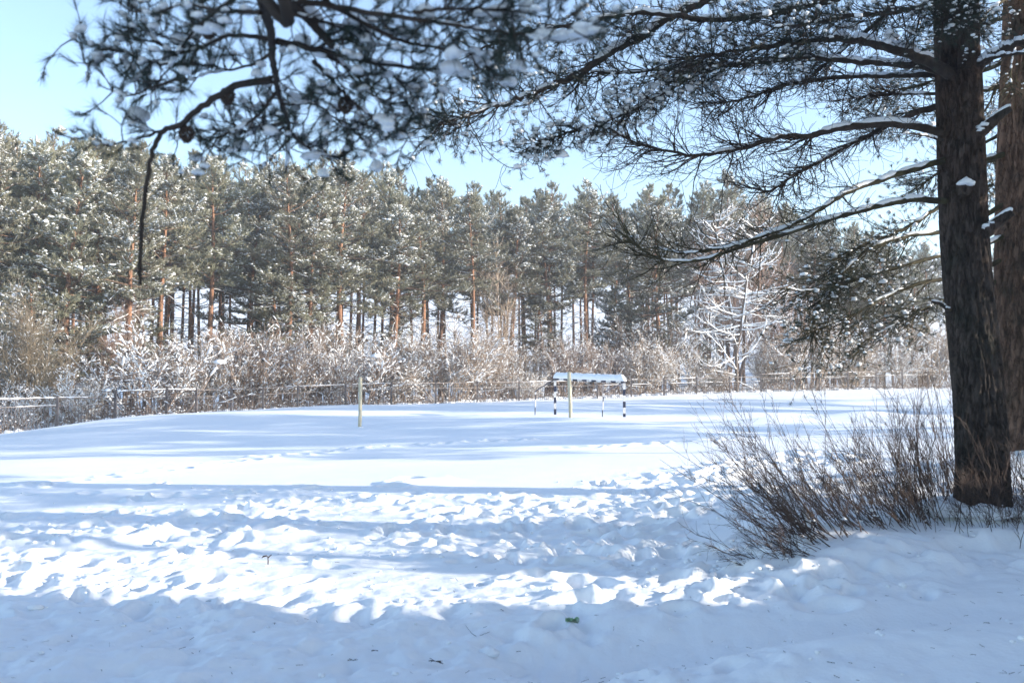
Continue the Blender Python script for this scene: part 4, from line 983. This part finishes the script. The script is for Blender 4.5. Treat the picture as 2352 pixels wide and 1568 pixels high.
# ------------------------------------------------------------------ the pine bough hanging into the picture from above
def z1(zx, zy): return zx / 2, zy / 2
def build_overhang():
    r = np.random.default_rng(303)
    bx, by = -1.9, -1.6; org = np.array((bx, by, gz(bx, by)))
    t = thing('overhanging_pine', 'blurred near pine bough hanging down from above, tufts of needles holding lumps of snow', 'pine tree', org)
    path = [(bx, by, -.3), (bx + .03, by, 2), (bx, by + .05, 4), (bx + .05, by, 7), (bx, by, 11)]
    big_trunk(np.array(path), [.22, .2, .18, .13, .05], 200, 60, 45, BARKN, t, org, .06)
    def tr(l, d0, d1): return [at(*z1(*p), d0 + (d1 - d0) * k / (len(l) - 1)) for k, p in enumerate(l)]
    root = [np.array((bx, by, 5.2)), np.array((-1.7, -.3, 5.1)), np.array((-1.35, 1.2, 4.5))]
    br = [
        (root + tr([(1185, -300), (1205, 0), (1240, 130), (1258, 300), (1280, 430), (1325, 560), (1325, 650), (1312, 790)], 2.35, 3.5), .032, .0022, 26),
        (tr([(1250, 365), (1100, 390), (1000, 440), (900, 510), (820, 580), (750, 600), (705, 680), (680, 800), (660, 950), (645, 1100), (645, 1310)], 2.95, 3.15), .013, .006, 0),
        (tr([(1270, 190), (1400, 215), (1600, 265), (1800, 300), (2000, 322), (2150, 290), (2260, 270)], 2.75, 2.9), .016, .0022, 32),
        (tr([(1260, -60), (1330, 10), (1420, 90), (1530, 215)], 2.5, 2.75), .024, .016, 7),
        (tr([(1440, 280), (1520, 370), (1600, 450), (1640, 500), (1640, 600)], 2.8, 3.1), .010, .0018, 20),
        (tr([(1250, 180), (1050, 165), (900, 230), (800, 240), (700, 170), (560, 70)], 2.75, 3.0), .011, .0018, 26),
        (tr([(900, 290), (720, 290), (600, 250), (480, 210), (380, 200), (330, 170)], 2.95, 3.1), .008, .0018, 15),
        (tr([(850, 360), (700, 400), (600, 440), (500, 410), (450, 385)], 2.95, 3.2), .007, .0018, 13),
        (tr([(540, 220), (460, 240), (410, 300), (400, 370)], 3.05, 3.1), .005, .0018, 6),
        (tr([(760, 600), (620, 640), (500, 660), (400, 620)], 3.05, 3.1), .008, .0018, 13),
        (tr([(1325, 600), (1450, 700), (1600, 740)], 3.2, 3.5), .008, .0018, 20),
        (tr([(1275, 420), (1150, 560), (1000, 640), (1010, 700)], 3.0, 3.3), .009, .0018, 22),
        (tr([(1600, 460), (1750, 560), (1900, 625)], 2.9, 3.2), .008, .0018, 18),
        (tr([(1700, 270), (1880, 420), (1930, 560)], 2.85, 3.1), .007, .0018, 17),
        (tr([(1330, 0), (1700, 60), (2050, 110), (2300, 150), (2600, 180)], 2.6, 2.55), .014, .0022, 38),
        (tr([(1480, 0), (1800, 170), (2050, 230), (2280, 260)], 2.6, 2.8), .012, .0022, 32),
        (tr([(1100, -20), (900, 130), (770, 320), (700, 420)], 2.7, 3.05), .010, .0018, 26),
        (tr([(1310, 560), (1150, 600), (950, 600), (800, 640)], 3.15, 3.4), .008, .0018, 24),
        (tr([(1200, 60), (1000, 50), (850, 20), (700, 60), (580, 20)], 2.5, 2.8), .010, .0018, 22),
        (tr([(1330, 640), (1250, 720), (1200, 770)], 3.3, 3.5), .006, .0018, 10),
        (tr([(1900, 60), (2100, 40), (2400, 60), (2700, 130)], 2.55, 2.5), .008, .0018, 24),
        (tr([(1255, 240), (1150, 300), (950, 340), (840, 380)], 2.85, 3.2), .009, .0018, 24),
        (tr([(1290, 480), (1450, 480), (1560, 560), (1700, 640)], 3.0, 3.4), .008, .0018, 24),
        (tr([(1500, 250), (1620, 330), (1700, 430), (1800, 500)], 2.8, 3.0), .008, .0018, 22),
        (tr([(1320, 60), (1550, 120), (1700, 200), (1850, 220)], 2.6, 2.9), .009, .0018, 16),
    ]
    for k, (pts, r0, r1, ntw) in enumerate(br):
        W = np.array(pts) - org; n = max(30, int(np.linalg.norm(np.diff(W, axis=0), axis=1).sum() / .02)) if k else 120
        P = smooth_line(W, n); u = np.linspace(0, 1, n)
        P[1:-1] += r.normal(size=(n - 2, 3)) * .0015
        rad = (r0 + (r1 - r0) * u ** .6) if k < 2 else .72 * (r0 + (r1 - r0) * u ** .8); ntw = int(ntw * .78)
        w = MB(); w.tubes(P, rad, 8)
        s = MB(); nd = MB()
        PP = P[None]
        t0 = .62 if k == 0 else .08
        C = T = None
        if ntw:
            tt = t0 + (1 - t0) * r.uniform(0, 1, ntw); p, tg = on(PP, np.zeros(ntw, int), tt)
            A = grow(r, p, nrm(tg * .6 + .85 * rvec(r, ntw) + (0, 0, .05)), r.uniform(.06, .17, ntw) * (.7 if pts[-1][0] < -.95 else 1), 8, .16, (0, 0, .35)); w.tubes(A, taper(ntw, .0026, .0014, 8), 5)
            n2 = int(ntw * 1.6); p, tg, i, q = along(r, A, n2, .25, .95)
            B = grow(r, p, nrm(tg * .7 + .8 * rvec(r, n2)), r.uniform(.04, .11, n2), 6, .15, (0, 0, .4)); w.tubes(B, taper(n2, .0017, .0012, 6), 5)
            C = np.vstack((A[:, -1], B[:, -1], P[-1:])); T = nrm(np.vstack((A[:, -1] - A[:, -2], B[:, -1] - B[:, -2], P[-1:] - P[-2:-1])))
            m = len(C); q = 46
            Bb = np.repeat(C, q, 0); Tt = np.repeat(T, q, 0); back = r.uniform(0, 1, (m * q, 1)) ** 1.3 * .05
            D = nrm(Tt * 1.0 + .62 * rvec(r, m * q)); nd.needles(Bb - Tt * back, D, r.uniform(.036, .058, m * q), .0014, r)
            sel = r.uniform(size=m) < .32
            cc = C[sel] - T[sel] * .008 + (0, 0, .006); g = len(cc); sz = .0125 * r.lognormal(0, .35, g)
            s.lumps(cc, np.stack((sz * r.uniform(.8, 1.5, g), sz, sz * r.uniform(.7, 1.1, g)), -1), r, .2, sub=2, flat=.6)
        st = .4 if k == 0 else .05
        while st < .97 and k != 1:
            en = st + r.uniform(.04, .14)
            if r.uniform() < .45:
                uu = np.linspace(st, min(en, .99), 8); qv = np.stack([np.interp(uu, u, P[:, j]) for j in range(3)], -1); rr = np.interp(uu, u, rad); qv[:, 2] += rr * .8
                s.tubes(qv, np.maximum(rr * .9, .005) * np.array((.4, .8, 1, 1, 1, 1, .8, .4)) * r.uniform(.8, 1.5), 8, cap=True)
            st = en
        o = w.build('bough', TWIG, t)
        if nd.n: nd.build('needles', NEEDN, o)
        if k == 3: s.tubes(P[4:26] + (0, 0, .022), np.full(22, .021) * np.r_[.4, .7, np.ones(18), .7, .4], 10, cap=True)
        if s.n: s.build('snow_lumps', SNOWC, o)
    # big snow pads
    for (zx, zy, d, sz) in ((1765, 560, 2.93, (.05, .04, .038)), (2690, 150, 2.5, (.075, .05, .035)), (2200, 275, 2.8, (.06, .05, .04)), (2250, 85, 2.56, (.07, .05, .03)), (960, 130, 2.68, (.06, .04, .035)), (2560, 170, 2.55, (.05, .05, .04))):
        s = MB(); cc = at(*z1(zx, zy), d) - org + .3 * np.array(sz) * r.normal(size=(4, 3)); s.lumps(cc, np.array([sz]) * r.uniform(.28, .5, (4, 1)), r, .1, sub=3); s.build('snow_pad', SNOWC, t)
    # cones
    for zx, zy, d in ((1045, 445, 3.0), (1588, 485, 2.95), (857, 620, 3.05), (958, 140, 2.75)):
        c = at(*z1(zx, zy), d) - org
        mb = MB(); v = []
        for k in range(60):
            a = k * 2.4; h = k / 60; q = .019 * math.sin(math.pi * (h * .85 + .12)) + .002
            v.append(c + np.array((math.cos(a) * q, math.sin(a) * q, .025 - .05 * h)))
        mb.lumps(np.array(v), np.full((60, 3), .0062), r, .15); mb.build('pine_cone', CONE, t)
build_overhang()

# ------------------------------------------------------------------ bare shrubs at the foot of the pines
def twig_clump(seed, px, py, d, stems, label, aim, Lr, spread, tilt_sd=.24, tw=8):
    r = np.random.default_rng(seed)
    b = at(px, py, d); b[2] = gz(b[0], b[1])
    n = stems
    S = np.stack((r.normal(size=n) * spread[0], r.normal(size=n) * spread[1], np.zeros(n)), -1)
    S[:, 2] = height(S[:, 0] + b[0], S[:, 1] + b[1]) - b[2] - .05
    D = nrm(np.array(aim) + tilt_sd * r.normal(size=(n, 3)) * (1, 1, .6)); D[:, 2] = np.abs(D[:, 2]) + .08
    L = r.uniform(*Lr, n) * r.uniform(.7, 1, n)
    A = grow(r, S, D, L, 12, .06, (.02, 0, .22))
    o = MB(); o.tubes(A, taper(n, .0043 * np.sqrt(L) * r.uniform(.6, 1.35, n), .0014, 12), 5)
    k = n * tw; p, tg, i, t = along(r, A, k, .25, .97)
    B = grow(r, p, nrm(tg + .5 * rvec(r, k)), L[i] * (.12 + .3 * (1 - t)) * r.uniform(.4, 1.2, k), 7, .1, (0, 0, .2)); o.tubes(B, taper(k, .0021, .0011, 7), 3)
    k2 = k * 2; p, tg, i, t = along(r, B, k2, .2, 1)
    C = grow(r, p, nrm(tg + .6 * rvec(r, k2)), r.uniform(.04, .16, k2), 5, .1); o.tubes(C, taper(k2, .0014, .0009, 5), 3)
    t_ = thing('bare_shrub', label, 'shrub', b, group='leafless twiggy shrubs under the big pines')
    o.build('twigs', SHRUBR, t_)
    s = MB(); q = r.uniform(size=n) < .2; c, dd = on(A, np.where(q)[0], r.uniform(.1, .4, q.sum())); s.lumps(c, r.uniform(.012, .03, q.sum()), r, .25)
    if s.n: s.build('snow_bits', SNOWC, t_)
twig_clump(61, 1885, 1275, 8.9, 72, 'leaning leafless shrub farthest left on the bank, long stems sweeping to the left', (-.66, .1, .55), (.55, 1.95), (.17, .14), .27)
twig_clump(62, 2000, 1235, 9.3, 72, 'dense leafless shrub in the middle of the bank with dark fanned twigs', (-.62, .15, .6), (.35, 1.45), (.3, .2))
twig_clump(63, 2095, 1205, 9.8, 100, 'thick brown leafless shrub just left of the nearest big trunk', (-.42, .2, .8), (.4, 1.6), (.28, .22))
twig_clump(64, 2180, 1175, 10.6, 70, 'tall upright leafless shrub behind the foot of the nearest big trunk', (-.16, .2, .95), (.5, 1.95), (.3, .25), .2)
twig_clump(65, 2265, 1205, 9.2, 52, 'sparse pale twigs growing in front of the nearest big trunk', (-.25, -.05, .9), (.2, .95), (.42, .16), .38)
twig_clump(66, 2370, 1190, 9.6, 60, 'reddish twigs at the right edge between the two big trunks', (-.2, .05, .9), (.3, 1.3), (.25, .25), .3)
twig_clump(67, 1830, 1305, 8.5, 26, 'low arching twigs at the front lip of the bank', (-.8, -.25, .22), (.3, 1.0), (.16, .1), .3)

def fallen():
    r = np.random.default_rng(71)
    P = smooth_line([at(1845, 1175, 9.3), at(1862, 1215, 9.2), at(1885, 1248, 9.0), at(1915, 1266, 8.9)], 20); o = P[-1].copy()
    t = thing('fallen_branch', 'snow-topped dead branch lying among the twigs of the leaning shrub', 'fallen branch', o)
    mb = MB(); mb.tubes(P - o, np.linspace(.028, .036, 20), 9, cap=True); mb.build('wood', TWIG, t)
    mb = MB(); mb.tubes(P[:] - o + (0, 0, .028), np.linspace(.024, .036, 20) * (1 + .1 * r.normal(size=20)), 9, cap=True); mb.build('snow_cover', SNOWC, t)
fallen()

# ------------------------------------------------------------------ litter on the snow
def litter():
    r = np.random.default_rng(81)
    def ground_at(px, py):
        # march the view ray down to the snow
        d = 5.0
        while d < 40:
            p = at(px, py, d)
            if p[2] <= gz(p[0], p[1]): return p
            d += .02
        return p
    p = ground_at(1315, 1427); mb = MB(); n = 9; V = []
    for i in range(n):
        for j in range(5): V.append(((i / 8 - .5) * .10 + r.normal() * .003, (j / 4 - .5) * .05, .012 + .012 * math.sin(i * 1.7 + j) + r.uniform(0, .012)))
    Q = [(i * 5 + j, i * 5 + 5 + j, i * 5 + 6 + j, i * 5 + 1 + j) for i in range(8) for j in range(4)]
    mb.add(V, Q); mb.add(np.array(V) - (0, 0, .01), [q[::-1] for q in Q]); o = mb.build('crumpled_wrapper', GREEN, smooth=False); o.location = p; tag(o, 'crumpled green wrapper lying on the shaded snow path', 'litter')
    for px, py, sz, lab, k in ((1000, 1522, .05, 'small sprig of needles lying on the snow at the bottom centre', 14), (811, 1520, .035, 'tiny dark sprig lying on the snow at the bottom left of centre', 9),
                               (862, 1497, .03, 'tiny needle tuft on the snow just above the dark sprig', 7), (1095, 1465, .13, 'thin curved twig lying on the shaded snow path', 2), (1540, 1180, .06, 'dark dry tuft sticking out of the trampled snow at the right', 9)):
        p = ground_at(px, py); mb = MB(); a = r.uniform(-.5, .5, k) + (r.integers(0, 2, k) * math.pi if k > 2 else np.array((.5, 2.4)))
        G = grow(r, np.zeros((k, 3)) + (0, 0, .012), np.stack((np.cos(a), np.sin(a) * .6, r.uniform(.02, .35, k)), -1), sz * r.uniform(.6, 1.1, k), 6, .12, (0, 0, -.25 if k > 2 else .3)); mb.tubes(G, taper(k, .0018, .0012, 6), 4)
        o = mb.build('fallen_sprig', TWIG); o.location = p; tag(o, lab, 'twig')
    p = ground_at(615, 1296); mb = MB()
    mb.tubes(np.array([(0, 0, -.05), (.003, 0, .03), (0, 0, .07), (-.02, 0, .085)]), np.array((.006, .006, .005, .003)), 5); mb.tubes(np.array([(0, 0, .06), (.015, 0, .075), (.035, .0, .09)]), np.array((.005, .006, .003)), 5)
    mb.tubes(np.array([(-.01, 0, .08), (-.04, 0, .075), (-.055, 0, .06)]), np.array((.006, .008, .003)), 5)
    o = mb.build('dry_weed', SHRUBR); o.location = p; tag(o, 'dry brown weed stub sticking out of the sunlit trampled snow', 'weed')
litter()
def needle_litter():
    r = np.random.default_rng(90); n = 420
    x = r.uniform(-3.2, 4.2, n); y = 5.0 + 5.0 * r.uniform(0, 1, n) ** 1.6; z = height(x, y) + .012
    S = np.stack((x, y, z), -1); a = r.uniform(0, 6.28, n)
    P = grow(r, S, np.stack((np.cos(a), np.sin(a), r.uniform(-.05, .25, n)), -1), r.uniform(.015, .05, n), 3, .15)
    mb = MB(); mb.tubes(P, np.full((n, 3), .0011) * r.uniform(.6, 1.8, (n, 1)), 3)
    tag(mb.build('needle_litter', TWIG), kind='stuff')
needle_litter()

# ------------------------------------------------------------------ thin winter haze
def haze():
    mb = MB(); mb.box((-110, -40, -3.5), (110, 290, 40)); m = bpy.data.materials.new('haze'); m.use_nodes = True
    n = m.node_tree.nodes; n.clear(); o = n.new('ShaderNodeOutputMaterial'); v = n.new('ShaderNodeVolumePrincipled')
    v.inputs['Color'].default_value = (.93, .96, 1, 1); v.inputs['Density'].default_value = HAZE; v.inputs['Anisotropy'].default_value = .3
    m.node_tree.links.new(v.outputs[0], o.inputs['Volume'])
    tag(mb.build('haze', m, smooth=False), kind='stuff')
HAZE = 0.0012
haze()
